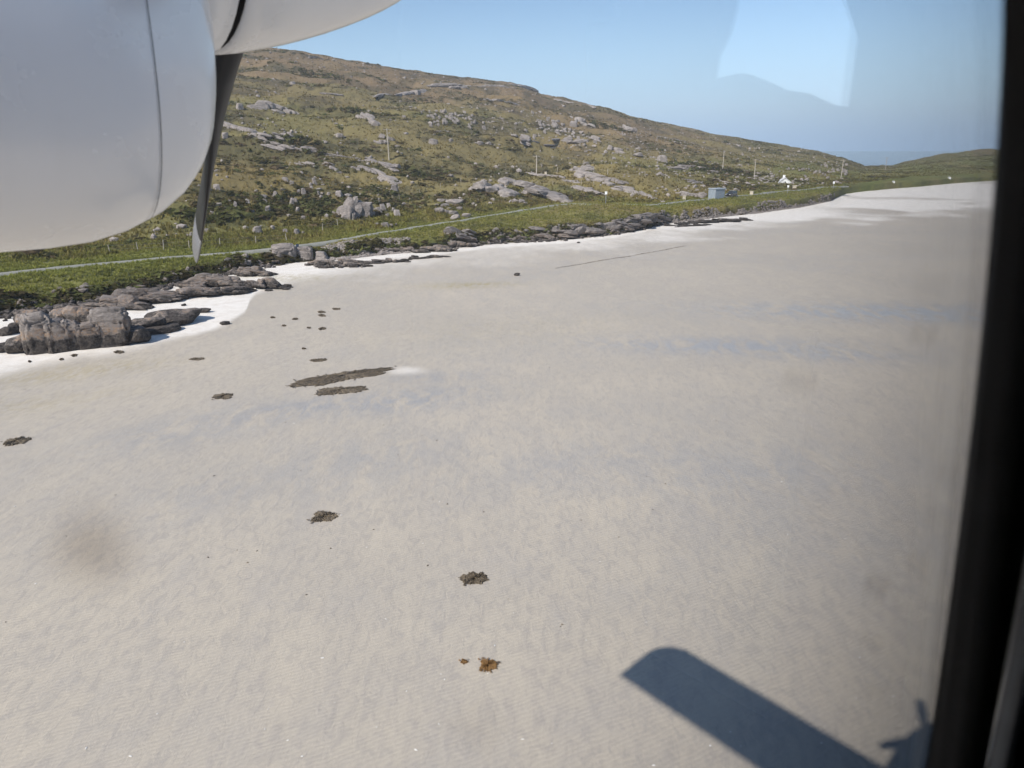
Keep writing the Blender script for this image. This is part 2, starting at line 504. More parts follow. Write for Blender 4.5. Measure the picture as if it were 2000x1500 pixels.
# ground places of the wet, dry and weedy stretches: (pixel, half length, half width, bearing)
def g0(x, y):
    d = ray(x, y); t = -EYE / d[2]
    return d[0] * t, d[1] * t
DRY_PX = [(-160, 775), (0, 735), (100, 716), (220, 698), (300, 678), (380, 657), (440, 632), (480, 606), (488, 585), (500, 574), (560, 560), (640, 552), (760, 542), (880, 532), (1000, 526), (1080, 520), (1180, 506), (1290, 486), (1400, 464), (1500, 452), (1600, 440), (1700, 432), (1800, 428), (1900, 424), (2100, 420)]
DRY_W = [(0, 6), (300, 5), (480, 2.5), (600, 10), (800, 22), (1000, 26), (1300, 30), (2100, 120)]
DRY_K = [(-300, 1.0), (480, 1.0), (640, 0.75), (800, 0.58), (1100, 0.55), (1300, 0.72), (1600, 0.95), (2100, 0.9)]
def build_sand():
    ph = np.concatenate([np.arange(-180, -44, 4.0), np.arange(-44, 42, 0.16), np.arange(42, 180, 4.0)])
    q = np.linspace(0.0, 1.0, 300)
    rs = itp(SH, ph) + 5.0
    near = 6.0
    R = near + (rs[None, :] - near) * (q[:, None] ** 1.7)
    R[0, :] = 0.5
    A = np.radians(ph)[None, :] + 0 * R
    X = R * np.sin(A); Y = R * np.cos(A)
    Z = sand_z(X, Y)
    me = mesh_from('beach_sand', np.stack([X, Y, Z], -1).reshape(-1, 3), grid_faces(len(q), len(ph), True), True)
    dp = poly_to_polar(DRY_PX, 0.2)
    PH = np.degrees(A)
    xs = np.interp(PH, [a for a, _ in dp], [x for (x, y) in DRY_PX])
    rd = np.interp(PH, [a for a, _ in dp], [r for _, r in dp])
    wd = np.interp(xs, [a for a, _ in DRY_W], [b for _, b in DRY_W])
    kd = np.interp(xs, [a for a, _ in DRY_K], [b for _, b in DRY_K])
    nz = fbm2(X * 0.1, Y * 0.1, 3, 71)
    nst = fbm2(R * 0.05 + 0.4 * nz, PH * 0.16, 3, 72)
    dry = sstep(-0.5, 1.0, (R - rd + 1.2 * nz * wd * 0.4) / wd) * kd
    far = sstep(20, 26, PH)
    dry = dry * (1 - 0.5 * far * sstep(-0.05, 0.3, nst))
    edge = np.exp(-((R - itp(SH, PH) + 3) / 4.0) ** 2)
    dry = np.clip(np.maximum(dry, edge * np.interp(PH, [-20, -8, 20, 26], [0.95, 0.72, 0.8, 0.95])), 0, 1)
    wet = np.zeros_like(R); film = np.zeros_like(R)
    for (px, py, a, b, rot, k) in [(570, 800, 5.5, 2.2, 62, 1.0), (790, 780, 6, 2.6, 70, 1.0), (400, 830, 7, 3, 55, 0.7), (860, 735, 4, 1.6, 80, .7), (1420, 675, 12, 3.2, 95, 1.0), (1600, 690, 8, 2.5, 95, 0.8), (1780, 610, 22, 5, 95, 1.0), (700, 900, 7, 4, 60, 0.6), (1150, 900, 10, 3.5, 80, 0.55), (1450, 920, 9, 4, 85, 0.6), (420, 960, 7, 3, 55, 0.45), (1650, 1050, 6, 4, 90, 0.4), (1280, 800, 8, 2, 85, .25)]:
        x0, y0 = g0(px, py)
        c, s = math.cos(math.radians(90 - rot)), math.sin(math.radians(90 - rot))
        u = ((X - x0) * c + (Y - y0) * s) / a; v = (-(X - x0) * s + (Y - y0) * c) / b
        wet = np.maximum(wet, k * np.exp(-(u * u + v * v)))
    wet = np.maximum(wet, 0.25 * sstep(0.1, 0.6, fbm2(X * 0.05, Y * 0.12, 3, 75)))
    x0, y0 = g0(790, 722); dry = np.clip(dry + 0.55 * np.exp(-((X - x0) / 1.8) ** 2 - ((Y - y0) / 1.3) ** 2), 0, 1)
    for (px, py, a, b, rot, k) in [(140, 728, 6, 1.8, 62, 0.55), (915, 556, 5, 1.8, 80, 0.9), (560, 548, 6, 2.5, 80, 0.6), (1000, 640, 12, 5, 70, 0.15), (50, 790, 6, 2.0, 60, 0.3)]:
        x0, y0 = g0(px, py)
        c, s = math.cos(math.radians(90 - rot)), math.sin(math.radians(90 - rot))
        u = ((X - x0) * c + (Y - y0) * s) / a; v = (-(X - x0) * s + (Y - y0) * c) / b
        film = np.maximum(film, k * np.exp(-(u * u + v * v)))
    set_attr(me, 'dry', dry); set_attr(me, 'wet', wet); set_attr(me, 'film', film)
    add('beach_sand', me, M['sand'], kind='structure')
build_sand()

# ---- sea
def mat_sea():
    k = NT('sea_water')
    pos = k.geo('Position')
    n = k.noise(pos, 0.35, 5, 0.6)
    k.bsdf((0.02, 0.055, 0.10), 0.12, k.bump(n, 0.6, 0.6), 0.5)
    return k.m
M['sea'] = mat_sea()
def build_sea():
    rr_ = [450, 700, 1200, 3000, 9000, 30000, 70000]
    n = 96
    v = [(r * math.sin(2 * math.pi * k / n), r * math.cos(2 * math.pi * k / n), -0.9) for r in rr_ for k in range(n)]
    me = mesh_from('sea', v, grid_faces(len(rr_), n, True), True)
    add('sea', me, M['sea'], kind='structure')
build_sea()

# ---- hillside
def mat_turf(name, attr_mix=True):
    k = NT(name)
    pos = k.geo('Position')
    c = k.attr('albedo', 'Color')
    n1 = k.noise(pos, 1.6, 6, 0.68)
    n2 = k.noise(pos, 6.0, 4, 0.7)
    c = k.mix(k.math('MULTIPLY', k.ramp(n1, 0.52, 0.72), 0.6), c, k.mix(1.0, c, (0.42, 0.40, 0.36), 'MULTIPLY'))
    c = k.mix(k.math('MULTIPLY', k.ramp(n2, 0.5, 0.72), 0.5), c, k.mix(1.0, c, (1.55, 1.45, 1.25), 'MULTIPLY'))
    b = k.bump(n1, 0.9, 0.35)
    b = k.bump(n2, 0.7, 0.12, b)
    k.bsdf(c, 0.9, b, 0.12)
    return k.m
M['turf'] = mat_turf('turf')
def build_hill():
    ph = np.concatenate([np.arange(-75, -40, 1.0), np.arange(-40, 40, 0.13), np.arange(40, 58, 1.0)])
    rs = itp(SH, ph); rg = itp(RG, ph)
    q1 = np.linspace(0, 1, 110)
    w1 = itp(RD, ph) + 10 - rs + 2
    R1 = rs[None, :] - 2 + w1[None, :] * q1[:, None]
    q2 = np.linspace(0, 1, 260)[1:]
    R2 = R1[-1][None, :] + (rg - R1[-1])[None, :] * (q2[:, None] ** 1.15)
    q3 = np.array([4, 9, 16, 30, 60, 110, 180])
    R3 = rg[None, :] + q3[:, None]
    R = np.concatenate([R1, R2, R3], 0)
    A = np.radians(ph)[None, :] + 0 * R
    X = R * np.sin(A); Y = R * np.cos(A)
    Z = terrain_z(X, Y)
    Z[0, :] = -0.8
    me = mesh_from('hillside', np.stack([X, Y, Z], -1).reshape(-1, 3), grid_faces(R.shape[0], len(ph)), True)
    set_attr(me, 'albedo', veg_color(X, Y).reshape(-1, 3), 'FLOAT_COLOR')
    add('hillside', me, M['turf'], kind='structure')
build_hill()

# ---- road
def mat_road():
    k = NT('road_asphalt')
    pos = k.geo('Position')
    n = k.noise(pos, 0.8, 5, 0.6); n2 = k.noise(pos, 9.0, 4, 0.6)
    c = k.mix(k.ramp(n, 0.3, 0.7), (0.23, 0.23, 0.19), (0.30, 0.29, 0.25))
    c = k.mix(k.math('MULTIPLY', k.ramp(n2, 0.5, 0.75), 0.4), c, (0.14, 0.135, 0.13))
    k.bsdf(c, 0.85, k.bump(n2, 0.3, 0.02), 0.25)
    return k.m
M['road'] = mat_road()
def build_road():
    phs = np.arange(-55, 24.4, 0.25)
    r = itp(RD, phs); kern = np.ones(9) / 9
    r = np.convolve(np.pad(r, 4, 'edge'), kern, 'valid')
    P = np.stack([r * np.sin(np.radians(phs)), r * np.cos(np.radians(phs))], -1)
    T = np.gradient(P, axis=0); T /= np.linalg.norm(T, axis=1)[:, None]
    N = np.stack([-T[:, 1], T[:, 0]], -1)
    offs = [-0.85, -0.7, 0, 0.7, 0.85]; dz = [-0.35, 0.0, 0.04, 0.0, -0.35]
    zc = terrain_z(P[:, 0], P[:, 1], False)
    zc = np.convolve(np.pad(zc, 4, 'edge'), kern, 'valid')
    zl = np.maximum.reduce([terrain_z(P[:, 0] + N[:, 0] * o, P[:, 1] + N[:, 1] * o) for o in (-1.6, -0.8, 0, 0.8, 1.6)])
    zc = np.maximum(zc, zl) + 0.08
    V = np.stack([np.concatenate([P + N * o, (zc + d)[:, None]], 1) for o, d in zip(offs, dz)], 1)
    me = mesh_from('road', V.reshape(-1, 3), grid_faces(len(phs), len(offs)), True)
    add('road', me, M['road'], kind='structure')
    return P, zc
ROAD_P, ROAD_ZC = build_road()

# ================================================================== the aircraft
def mat_paint(name, col, rough=0.16, streak=0.10, metal=0.0):
    k = NT(name)
    co = k.coord('Object')
    n = k.noise(co, 2.2, 5, 0.6)
    st = k.noise(k.mapping(co, (9.0, 2.0, 1.2)), 1.6, 5, 0.65)
    c = k.mix(k.math('MULTIPLY', k.ramp(st, 0.5, 0.8), streak * 2), col, tuple(q * 0.72 for q in col))
    c = k.mix(k.math('MULTIPLY', k.ramp(n, 0.4, 0.75), streak), c, (0.45, 0.42, 0.38))
    r = k.ramp(n, 0.3, 0.8, rough * 0.8, rough * 1.5)
    k.bsdf(c, r, k.bump(k.noise(co, 3.0, 2, 0.5), 0.015, 0.05), 0.5, metal, 0.35)
    return k.m
M['white_paint'] = mat_paint('white_paint', (0.74, 0.74, 0.74))
M['nacelle_paint'] = mat_paint('silver_white_paint', (0.84, 0.84, 0.845), 0.24, 0.05, 0.12)
M['seam'] = plain('panel_sealant', (0.10, 0.10, 0.11), 0.7)
M['blade'] = plain('propeller_black', (0.022, 0.023, 0.026), 0.45, 0.2, 6.0)
M['blade_tip'] = plain('propeller_tip_grey', (0.16, 0.16, 0.165), 0.45)
M['rubber'] = plain('black_rubber', (0.010, 0.010, 0.011), 0.75, 0.2, 20.0, 0.2)
M['trim'] = plain('grey_trim', (0.72, 0.72, 0.73), 0.65, 0.1, 9.0)
M['lining'] = plain('dark_cabin_lining', (0.035, 0.034, 0.036), 0.85, 0.2, 12.0, 0.2)

def mat_pane():
    k = NT('window_acrylic')
    g = k.n('ShaderNodeNewGeometry')
    dt = k.n('ShaderNodeVectorMath'); dt.operation = 'DOT_PRODUCT'
    k.l(g.outputs['Normal'], dt.inputs[0]); k.l(g.outputs['Incoming'], dt.inputs[1])
    cs = k.math('ABSOLUTE', dt.outputs['Value'])
    fr = k.math('ADD', k.math('MULTIPLY', k.math('POWER', k.math('SUBTRACT', 1.0, cs), 4.5), 0.95), 0.05)
    co = k.coord('Object')
    tint = None
    # grime spots on the acrylic: forward, up, size, strength (aircraft coordinates)
    for (h_, z_, rr_, st) in SMUDGES:
        v = k.n('ShaderNodeVectorMath'); v.operation = 'SUBTRACT'
        k.l(co, v.inputs[0]); v.inputs[1].default_value = (h_, PANE_L, z_)
        sc_ = k.n('ShaderNodeVectorMath'); sc_.operation = 'MULTIPLY'
        k.l(v.outputs[0], sc_.inputs[0]); sc_.inputs[1].default_value = (1, 0, 1)
        ln = k.n('ShaderNodeVectorMath'); ln.operation = 'LENGTH'; k.l(sc_.outputs[0], ln.inputs[0])
        m_ = k.ramp(ln.outputs['Value'], rr_ * 0.3, rr_, st, 0.0)
        tint = m_ if tint is None else k.math('MAXIMUM', tint, m_)
    col = k.mix(tint, (1, 1, 1), (0.36, 0.30, 0.22))
    tr = k.n('ShaderNodeBsdfTransparent'); k.l(col, tr.inputs[0])
    gl = k.n('ShaderNodeBsdfGlossy'); gl.inputs['Roughness'].default_value = 0.0
    mx = k.n('ShaderNodeMixShader'); k.l(fr, mx.inputs[0]); k.l(tr.outputs[0], mx.inputs[1]); k.l(gl.outputs[0], mx.inputs[2])
    k.l(mx.outputs[0], k.out.inputs[0])
    return k.m
PANE_L = 0.085
def ac(x, y, L=PANE_L):
    d = ray(x, y); t = L / float(d @ LX)
    return float(d @ HX) * t, float(d[2]) * t
SMUDGES = []
for (px, py, rr_, st) in [(165, 1050, 0.0052, 0.26), (200, 1080, 0.0035, 0.2), (1700, 1140, 0.009, 0.32), (1690, 1250, 0.006, 0.28), (1790, 650, 0.0065, 0.3), (1545, 740, 0.005, 0.28), (1840, 920, 0.008, 0.3), (905, 1420, 0.0035, 0.2), (1800, 560, 0.01, 0.08), (1880, 900, 0.009, 0.14), (1780, 1100, 0.01, 0.16), (1820, 1010, 0.006, 0.22), (1700, 1350, 0.006, 0.18), (940, 1390, 0.003, 0.16)]:
    a_, b_ = ac(px, py)
    SMUDGES.append((a_, b_, rr_, st))
M['pane'] = mat_pane()

def build_aircraft():
    base_z = EYE - 1.25                                  # belly of the fuselage
    root = add('aircraft', None, label='white twin propeller aircraft seen through its own cabin window, engine nacelle at upper left', cat='aircraft', loc=(0, 0, base_z))
    root.rotation_euler = (0, 0, math.pi / 2 - PSI)       # local x forward, y left, z up, parts measured from the seat's eye point
    W = M['white_paint']
    def P(name, mb, mat, parent=root, smooth=False, fix=True, label=None):
        return add(name, mb.mesh(name, smooth, fix), mat, parent, label, loc=(0, 0, 1.25) if parent is root else None)
    # --- fuselage sections: closed rounded rectangles
    CL, HW = -0.77, 0.88
    def section(x, hw, zb, zt, rad):
        pts = []
        zl = [zb + rad, max(zb + rad + 0.01, -0.75), min(zt - rad - 0.01, 0.25), zt - rad]
        for z in zl: pts.append((x, CL + hw, z))
        for a in (25, 50, 75): pts.append((x, CL + hw - rad + rad * math.cos(math.radians(a)), zt - rad + rad * math.sin(math.radians(a))))
        pts.append((x, CL, zt))
        for a in (105, 130, 155): pts.append((x, CL - hw + rad + rad * math.cos(math.radians(a)), zt - rad + rad * math.sin(math.radians(a))))
        for z in reversed(zl): pts.append((x, CL - hw, z))
        for a in (205, 230, 255): pts.append((x, CL - hw + rad + rad * math.cos(math.radians(a)), zb + rad + rad * math.sin(math.radians(a))))
        pts.append((x, CL, zb))
        for a in (285, 310, 335): pts.append((x, CL + hw - rad + rad * math.cos(math.radians(a)), zb + rad + rad * math.sin(math.radians(a))))
        return pts
    st = [(-9.5, 0.16, 0.10, 0.55, 0.12), (-6.5, 0.55, -0.55, 0.62, 0.24), (-4.2, HW, -1.2, 0.62, 0.28), (-0.40, HW, -1.25, 0.62, 0.28), (0.75, HW, -1.25, 0.62, 0.28), (1.30, HW, -1.25, 0.60, 0.28)]
    def shell(stations, off, name, mat, extra=None):
        mb = MB()
        rings = [section(x, hw - off, zb + off, zt - off, max(rad - off, 0.05)) for (x, hw, zb, zt, rad) in stations]
        m = len(rings[0]); n0 = 0
        for r_ in rings: mb.v += r_
        for i in range(len(rings) - 1):
            for k in range(m):
                if abs(stations[i][0] + 0.40) < 1e-6 and k == 1:      # the window panel goes here
                    continue
                j = (k + 1) % m
                mb.f.append((i * m + k, i * m + j, (i + 1) * m + j, (i + 1) * m + k))
        mb.f.append(tuple(range(m)))
        return P(name, mb, mat, root, False)
    fus = shell(st, 0.0, 'fuselage', W)
    shell(st[2:], 0.05, 'cabin_lining', M['lining'])
    # cockpit roof, windscreen and nose: upper part slopes, lower part runs on
    zt_s = [(1.30, 0.60), (1.95, 0.52)]
    mb = MB()
    # side walls of the cockpit and nose, left and right, with real thickness
    prof = [(1.30, -1.25), (2.6, -1.22), (3.6, -1.05), (4.15, -0.70), (4.2, -0.45), (3.9, -0.22), (3.3, -0.06), (2.55, 0.06), (1.95, 0.50), (1.30, 0.58)]
    def taper(x): return HW - 0.02 - 0.28 * max(0, (x - 1.6) / 2.6) ** 1.6
    ringL = [[(x, CL + taper(x), z) for x, z in prof], [(x, CL + taper(x) - 0.04, z) for x, z in prof]]
    mb.loft(ringL)
    P('cockpit_side', mb, W)
    mb = MB()
    mb.loft([[(x, CL - taper(x), z) for x, z in prof], [(x, CL - taper(x) + 0.04, z) for x, z in prof]])
    P('cockpit_side', mb, W)
    mb = MB()
    top = [(2.55, 0.06), (3.3, -0.06), (3.9, -0.22), (4.2, -0.45), (4.15, -0.70), (3.6, -1.05), (2.6, -1.22), (1.30, -1.25)]
    mb.loft([[(x, CL + taper(x), z), (x, CL, z + 0.03), (x, CL - taper(x), z), (x, CL - taper(x), z - 0.02), (x, CL, z + 0.005), (x, CL + taper(x), z - 0.02)] for x, z in top])
    P('nose_skin', mb, W)
    mb = MB()
    mb.loft([[(x, CL + taper(x), z), (x, CL, z + 0.06), (x, CL - taper(x), z), (x, CL - taper(x), z - 0.03), (x, CL, z + 0.03), (x, CL + taper(x), z - 0.03)] for x, z in [(1.28, 0.585), (1.95, 0.50)]])
    P('cockpit_roof', mb, W)
    # windscreen: slanted frame with a centre post, right pane clear, left pane shaded
    def ws(L, t, off=0.0):     # t 0 bottom .. 1 top
        return (2.55 - 0.60 * t - off, L, 0.06 + 0.44 * t)
    def slab(l0, l1, t0, t1):
        b = MB(); b.loft([[ws(l0, t0), ws(l1, t0), ws(l1, t1), ws(l0, t1)], [ws(l0, t0, 0.03), ws(l1, t0, 0.03), ws(l1, t1, 0.03), ws(l0, t1, 0.03)]])
        return b
    P('windscreen_post', slab(CL + 0.12, CL + 0.05, 0.0, 1.0), M['lining'])
    P('windscreen_post', slab(CL - 0.66, CL - 0.88, 0.0, 1.0), W)
    P('windscreen_shade', slab(CL + 0.12, CL + 0.88, 0.0, 1.0), M['rubber'])
    gs = MB()
    outl = [(-0.60, -0.5), (-0.60, 0.10), (-0.72, 0.12), (-0.80, 0.155), (-0.86, 0.165), (-0.93, 0.195), (-0.98, 0.215), (-1.05, 0.205), (-1.085, 0.18), (-1.095, 0.20), (-1.09, 0.27), (-1.06, 0.33), (-1.045, 0.40), (-1.04, 0.55), (-1.60, 0.55), (-1.62, -0.5)]
    gs.prism([(l_, z_) for l_, z_ in outl], 'x', 2.05, 2.12)
    P('glareshield', gs, M['lining'])
    # --- window panel: outer skin, rubber seal, inner trim, pane
    edge = [(0.20, 0.135), (0.27, 0.118), (0.318, 0.078), (0.352, 0.040), (0.378, 0.008), (0.402, -0.030), (0.432, -0.100), (0.476, -0.215), (0.522, -0.340), (0.574, -0.490), (0.585, -0.560), (0.560, -0.62), (0.50, -0.655), (0.35, -0.67), (0.10, -0.67), (-0.10, -0.67), (-0.20, -0.65), (-0.27, -0.60), (-0.29, -0.52), (-0.29, -0.30), (-0.29, -0.05), (-0.27, 0.06), (-0.22, 0.115), (-0.12, 0.135), (0.05, 0.138)]
    # smooth the outline
    edge = [(a + ((0.007 + max(0.0, -b - 0.05) * 0.03) if a > 0.3 else 0.0), b) for a, b in edge]
    pts = edge
    for _ in range(2):
        q = []
        for i in range(len(pts)):
            a, b = pts[i], pts[(i + 1) % len(pts)]
            q += [(0.75 * a[0] + 0.25 * b[0], 0.75 * a[1] + 0.25 * b[1]), (0.25 * a[0] + 0.75 * b[0], 0.25 * a[1] + 0.75 * b[1])]
        pts = q
    n = len(pts)
    cxm, czm = 0.15, -0.27
    def grow(p, d):
        vx, vz = p[0] - cxm, p[1] - czm
        l_ = math.hypot(vx, vz)
        return (p[0] + vx / l_ * d, p[1] + vz / l_ * d)
    rect = []
    for p in pts:                       # project the outline onto the panel's rectangle
        vx, vz = p[0] - cxm, p[1] - czm
        t = 1e9
        if vx > 0: t = min(t, (0.75 - cxm) / vx)
        if vx < 0: t = min(t, (-0.40 - cxm) / vx)
        if vz > 0: t = min(t, (0.25 - czm) / vz)
        if vz < 0: t = min(t, (-0.75 - czm) / vz)
        rect.append((cxm + vx * t, czm + vz * t))
    def ring(ps, L): return [(a, L, b) for a, b in ps]
    mb = MB(); mb.loft([ring(rect, 0.11), ring([grow(p, 0.085) for p in pts], 0.11)], (False, False))
    P('window_panel', mb, W)
    seal = MB(); seal.loft([ring([grow(p, 0.087) for p in pts], 0.1095), ring([grow(p, 0.022) for p in pts], 0.092), ring(pts, 0.086), ring(pts, 0.066), ring([grow(p, 0.022) for p in pts], 0.058), ring([grow(p, 0.026) for p in pts], 0.058)], (False, False))
    fr = P('window_frame', seal, M['rubber'], root, True)
    trim = MB(); trim.loft([ring([grow(p, 0.0225) for p in pts], 0.056), ring([grow(p, 0.028) for p in pts], 0.046), ring([grow(p, 0.048) for p in pts], 0.043), ring([grow(p, 0.054) for p in pts], 0.056)], (False, False))
    P('trim_strip', trim, M['trim'], fr, True)
    liner = MB(); liner.loft([ring([grow(p, 0.053) for p in pts], 0.060), ring([(a * 1.0, b) for a, b in rect], 0.060)], (False, False))
    P('window_surround', liner, M['rubber'], root)
    pn = MB(); pn.loft([ring([grow(p, 0.012) for p in pts], PANE_L), ring([grow(p, 0.012) for p in pts], PANE_L - 0.005)])
    P('window_pane', pn, M['pane'], root, False, True, 'slightly grimy acrylic cabin window pane')
    # --- wing
    LE, CH, TIP = -0.76, 2.24, 9.27
    foil = [(0, 0.0), (0.02, 0.045), (0.08, 0.085), (0.25, 0.125), (0.45, 0.125), (0.7, 0.08), (1.0, 0.006), (1.0, -0.006), (0.7, -0.035), (0.4, -0.055), (0.15, -0.055), (0.04, -0.035), (0.01, -0.018)]
    def wsec(L, z, x0, ch):
        return [(x0 - a * ch, L, z + b * ch) for a, b in foil]
    wing = MB()
    secs = []
    for L in (-CL * 0 + 0.05, 2.4, 5.0, 7.5, 8.6):
        secs.append(wsec(L, 0.66 + 0.045 * L, LE, CH))
    for a in (15, 30, 45, 60, 72, 82, 88):
        t = math.radians(a)
        L = TIP - 0.95 * (1 - math.sin(t))
        cut = 0.95 * (1 - math.cos(t))
        secs.append([(LE - cut * 0.95 - q * (CH - cut * 0.95), L, 0.66 + 0.045 * L + b * (CH - cut)) for q, b in foil])
    wing.loft(secs)
    P('wing', wing, W, root, True)
    wr = MB(); wr.loft([wsec(-1.6, 0.66 + 0.0, LE, CH), wsec(-4.0, 0.80, LE, CH), wsec(-11.0, 1.1, LE, CH)]); P('wing', wr, W, root, True)
    ct = MB(); ct.loft([wsec(0.06, 0.66, LE, CH), wsec(-1.61, 0.66, LE, CH)]); P('wing_centre', ct, W, root, True)
    stt = MB()
    stt.loft([[(-1.6 + 0.11 * math.cos(a), 0.10, -1.05 + 0.03 * math.sin(a)) for a in np.linspace(0, 2 * math.pi, 12, endpoint=False)], [(-1.75 + 0.11 * math.cos(a), 4.0, 0.72 + 0.03 * math.sin(a)) for a in np.linspace(0, 2 * math.pi, 12, endpoint=False)]])
    P('wing_strut', stt, W, root, True)
    # tail
    tl = MB(); tl.prism([(-7.6, 0.5), (-9.0, 2.6), (-9.9, 2.6), (-9.6, 0.4)], 'y', CL - 0.06, CL + 0.06); P('tail_fin', tl, W)
    tp = MB(); tp.prism([(-8.6, CL - 3.0), (-8.4, CL + 0.0), (-8.6, CL + 3.0), (-9.6, CL + 3.0), (-9.6, CL - 3.0)], 'z', 1.05, 1.15); P('tailplane', tp, W)
    # --- engine nacelle
    NL, NZ = 2.47, 0.62
    def sq(x, hw, zb, zt, e=3.0, cl=NL, n=40):
        zc, hh = (zb + zt) / 2, (zt - zb) / 2
        r_ = []
        for k in range(n):
            t = 2 * math.pi * k / n
            c_, s_ = math.cos(t), math.sin(t)
            r_.append((x, cl + hw * math.copysign(abs(c_) ** (2 / e), c_), zc + hh * math.copysign(abs(s_) ** (2 / e), s_)))
        return r_
    body = MB()
    secs = []
    for (x, hw, zb, zt) in [(-3.6, 0.08, 0.35, 0.60), (-2.6, 0.28, 0.05, 0.85), (-1.6, 0.40, -0.16, 1.0), (-0.6, 0.425, -0.235, 1.02), (0.2, 0.43, -0.265, 1.02), (0.5, 0.43, -0.265, 1.015)]:
        secs.append(sq(x, hw, zb, zt, 2.8))
    X0, XR = 0.50, 0.50
    for a in (12, 24, 36, 48, 58, 67, 75, 82, 87, 90):
        t = math.radians(a)
        x = X0 + XR * math.sin(t)
        k_ = math.cos(t)
        secs.append(sq(x, 0.14 + 0.29 * k_ ** 0.75, 0.16 - 0.425 * k_ ** 0.85, 1.015 - 0.18 * (1 - k_), 2.8))
    body.loft(secs)
    nac = P('engine_nacelle', body, M['nacelle_paint'], root, True)
    sm = MB()
    def seam_ring(x):
        def at(q):
            t = math.asin((q - X0) / XR); k_ = math.cos(t)
            return sq(q, 0.1415 + 0.29 * k_ ** 0.75, 0.1585 - 0.425 * k_ ** 0.85, 1.0165 - 0.18 * (1 - k_), 2.8, n=80)
        return at(x - 0.0013), at(x + 0.0013)
    o, o2 = seam_ring(0.752)
    sm.loft([o, o2], (False, False))
    P('panel_seam', sm, M['seam'], nac)
    # a small access flap, a drain and a row of fasteners on the inboard side
    fl = MB(); fl.box((0.10, NL - 0.43, 0.10), (0.05, 0.014, 0.16)); P('access_flap', fl, W, nac)
    # nose cowl and spinner
    def circ(x, r_, n=40, cl=NL): return [(x, cl + r_ * math.cos(2 * math.pi * k / n), NZ + r_ * math.sin(2 * math.pi * k / n)) for k in range(n)]
    cw = MB(); cw.loft([circ(0.55, 0.40), circ(0.80, 0.385), circ(0.98, 0.355), circ(1.06, 0.335), circ(1.065, 0.30)])
    P('nose_cowl', cw, M['nacelle_paint'], nac, True)
    rg_ = MB(); rg_.loft([circ(1.066, 0.312), circ(1.092, 0.312)]); P('spinner_gap', rg_, M['rubber'], root, True)
    sp = MB()
    sp.loft([circ(1.092, 0.30), circ(1.094, 0.325)] + [circ(1.094 + 0.83 * u, 0.325 * max(0.02, (1 - u ** 1.28)) ** 0.75) for u in (0.08, 0.18, 0.28, 0.38, 0.48, 0.58, 0.68, 0.77, 0.85, 0.91, 0.96, 0.99)] + [circ(1.094 + 0.83, 0.008)])
    spn = P('spinner', sp, M['nacelle_paint'], root, True)
    # three blades, stopped; each a twisted, tapering section
    HB = 1.225
    for b_ in range(3):
        th = math.radians(36 + 120 * b_)                # from straight down, towards outboard
        rad = np.array([0, math.sin(th), -math.cos(th)]); tan = np.array([0, math.cos(th), math.sin(th)]); fwd = np.array([1.0, 0, 0])
        rings = []; tips = []
        stat = [(0.20, 0.055, 0.052, 60), (0.34, 0.060, 0.05, 55), (0.46, 0.095, 0.034, 42), (0.60, 0.115, 0.026, 33), (0.80, 0.122, 0.019, 25), (1.00, 0.115, 0.014, 20), (1.14, 0.103, 0.011, 17), (1.23, 0.092, 0.009, 15), (1.275, 0.080, 0.007, 15), (1.295, 0.060, 0.006, 15), (1.303, 0.03, 0.004, 15)]
        for (r_, hc, th_, pit) in stat:
            pa = math.radians(pit)
            ch = tan * math.cos(pa) + fwd * math.sin(pa); no = -tan * math.sin(pa) + fwd * math.cos(pa)
            c0 = np.array([HB, NL, NZ]) + rad * r_
            rings.append([tuple(c0 + ch * hc * math.cos(a) + no * th_ * math.sin(a)) for a in np.linspace(0, 2 * math.pi, 14, endpoint=False)])
        bl = MB(); bl.loft(rings[:7]); bo = P('propeller_blade', bl, M['blade'], root, True)
        bt = MB(); bt.loft(rings[6:]); P('blade_tip', bt, M['blade_tip'], bo, True)
    # inside of the cabin: forward bulkhead edge behind the window, seat row
    bk = MB(); bk.box((0.98, -0.082, -0.35), (0.04, 0.285, 1.75)); P('cabin_bulkhead', bk, M['lining'])
    return root
build_aircraft()

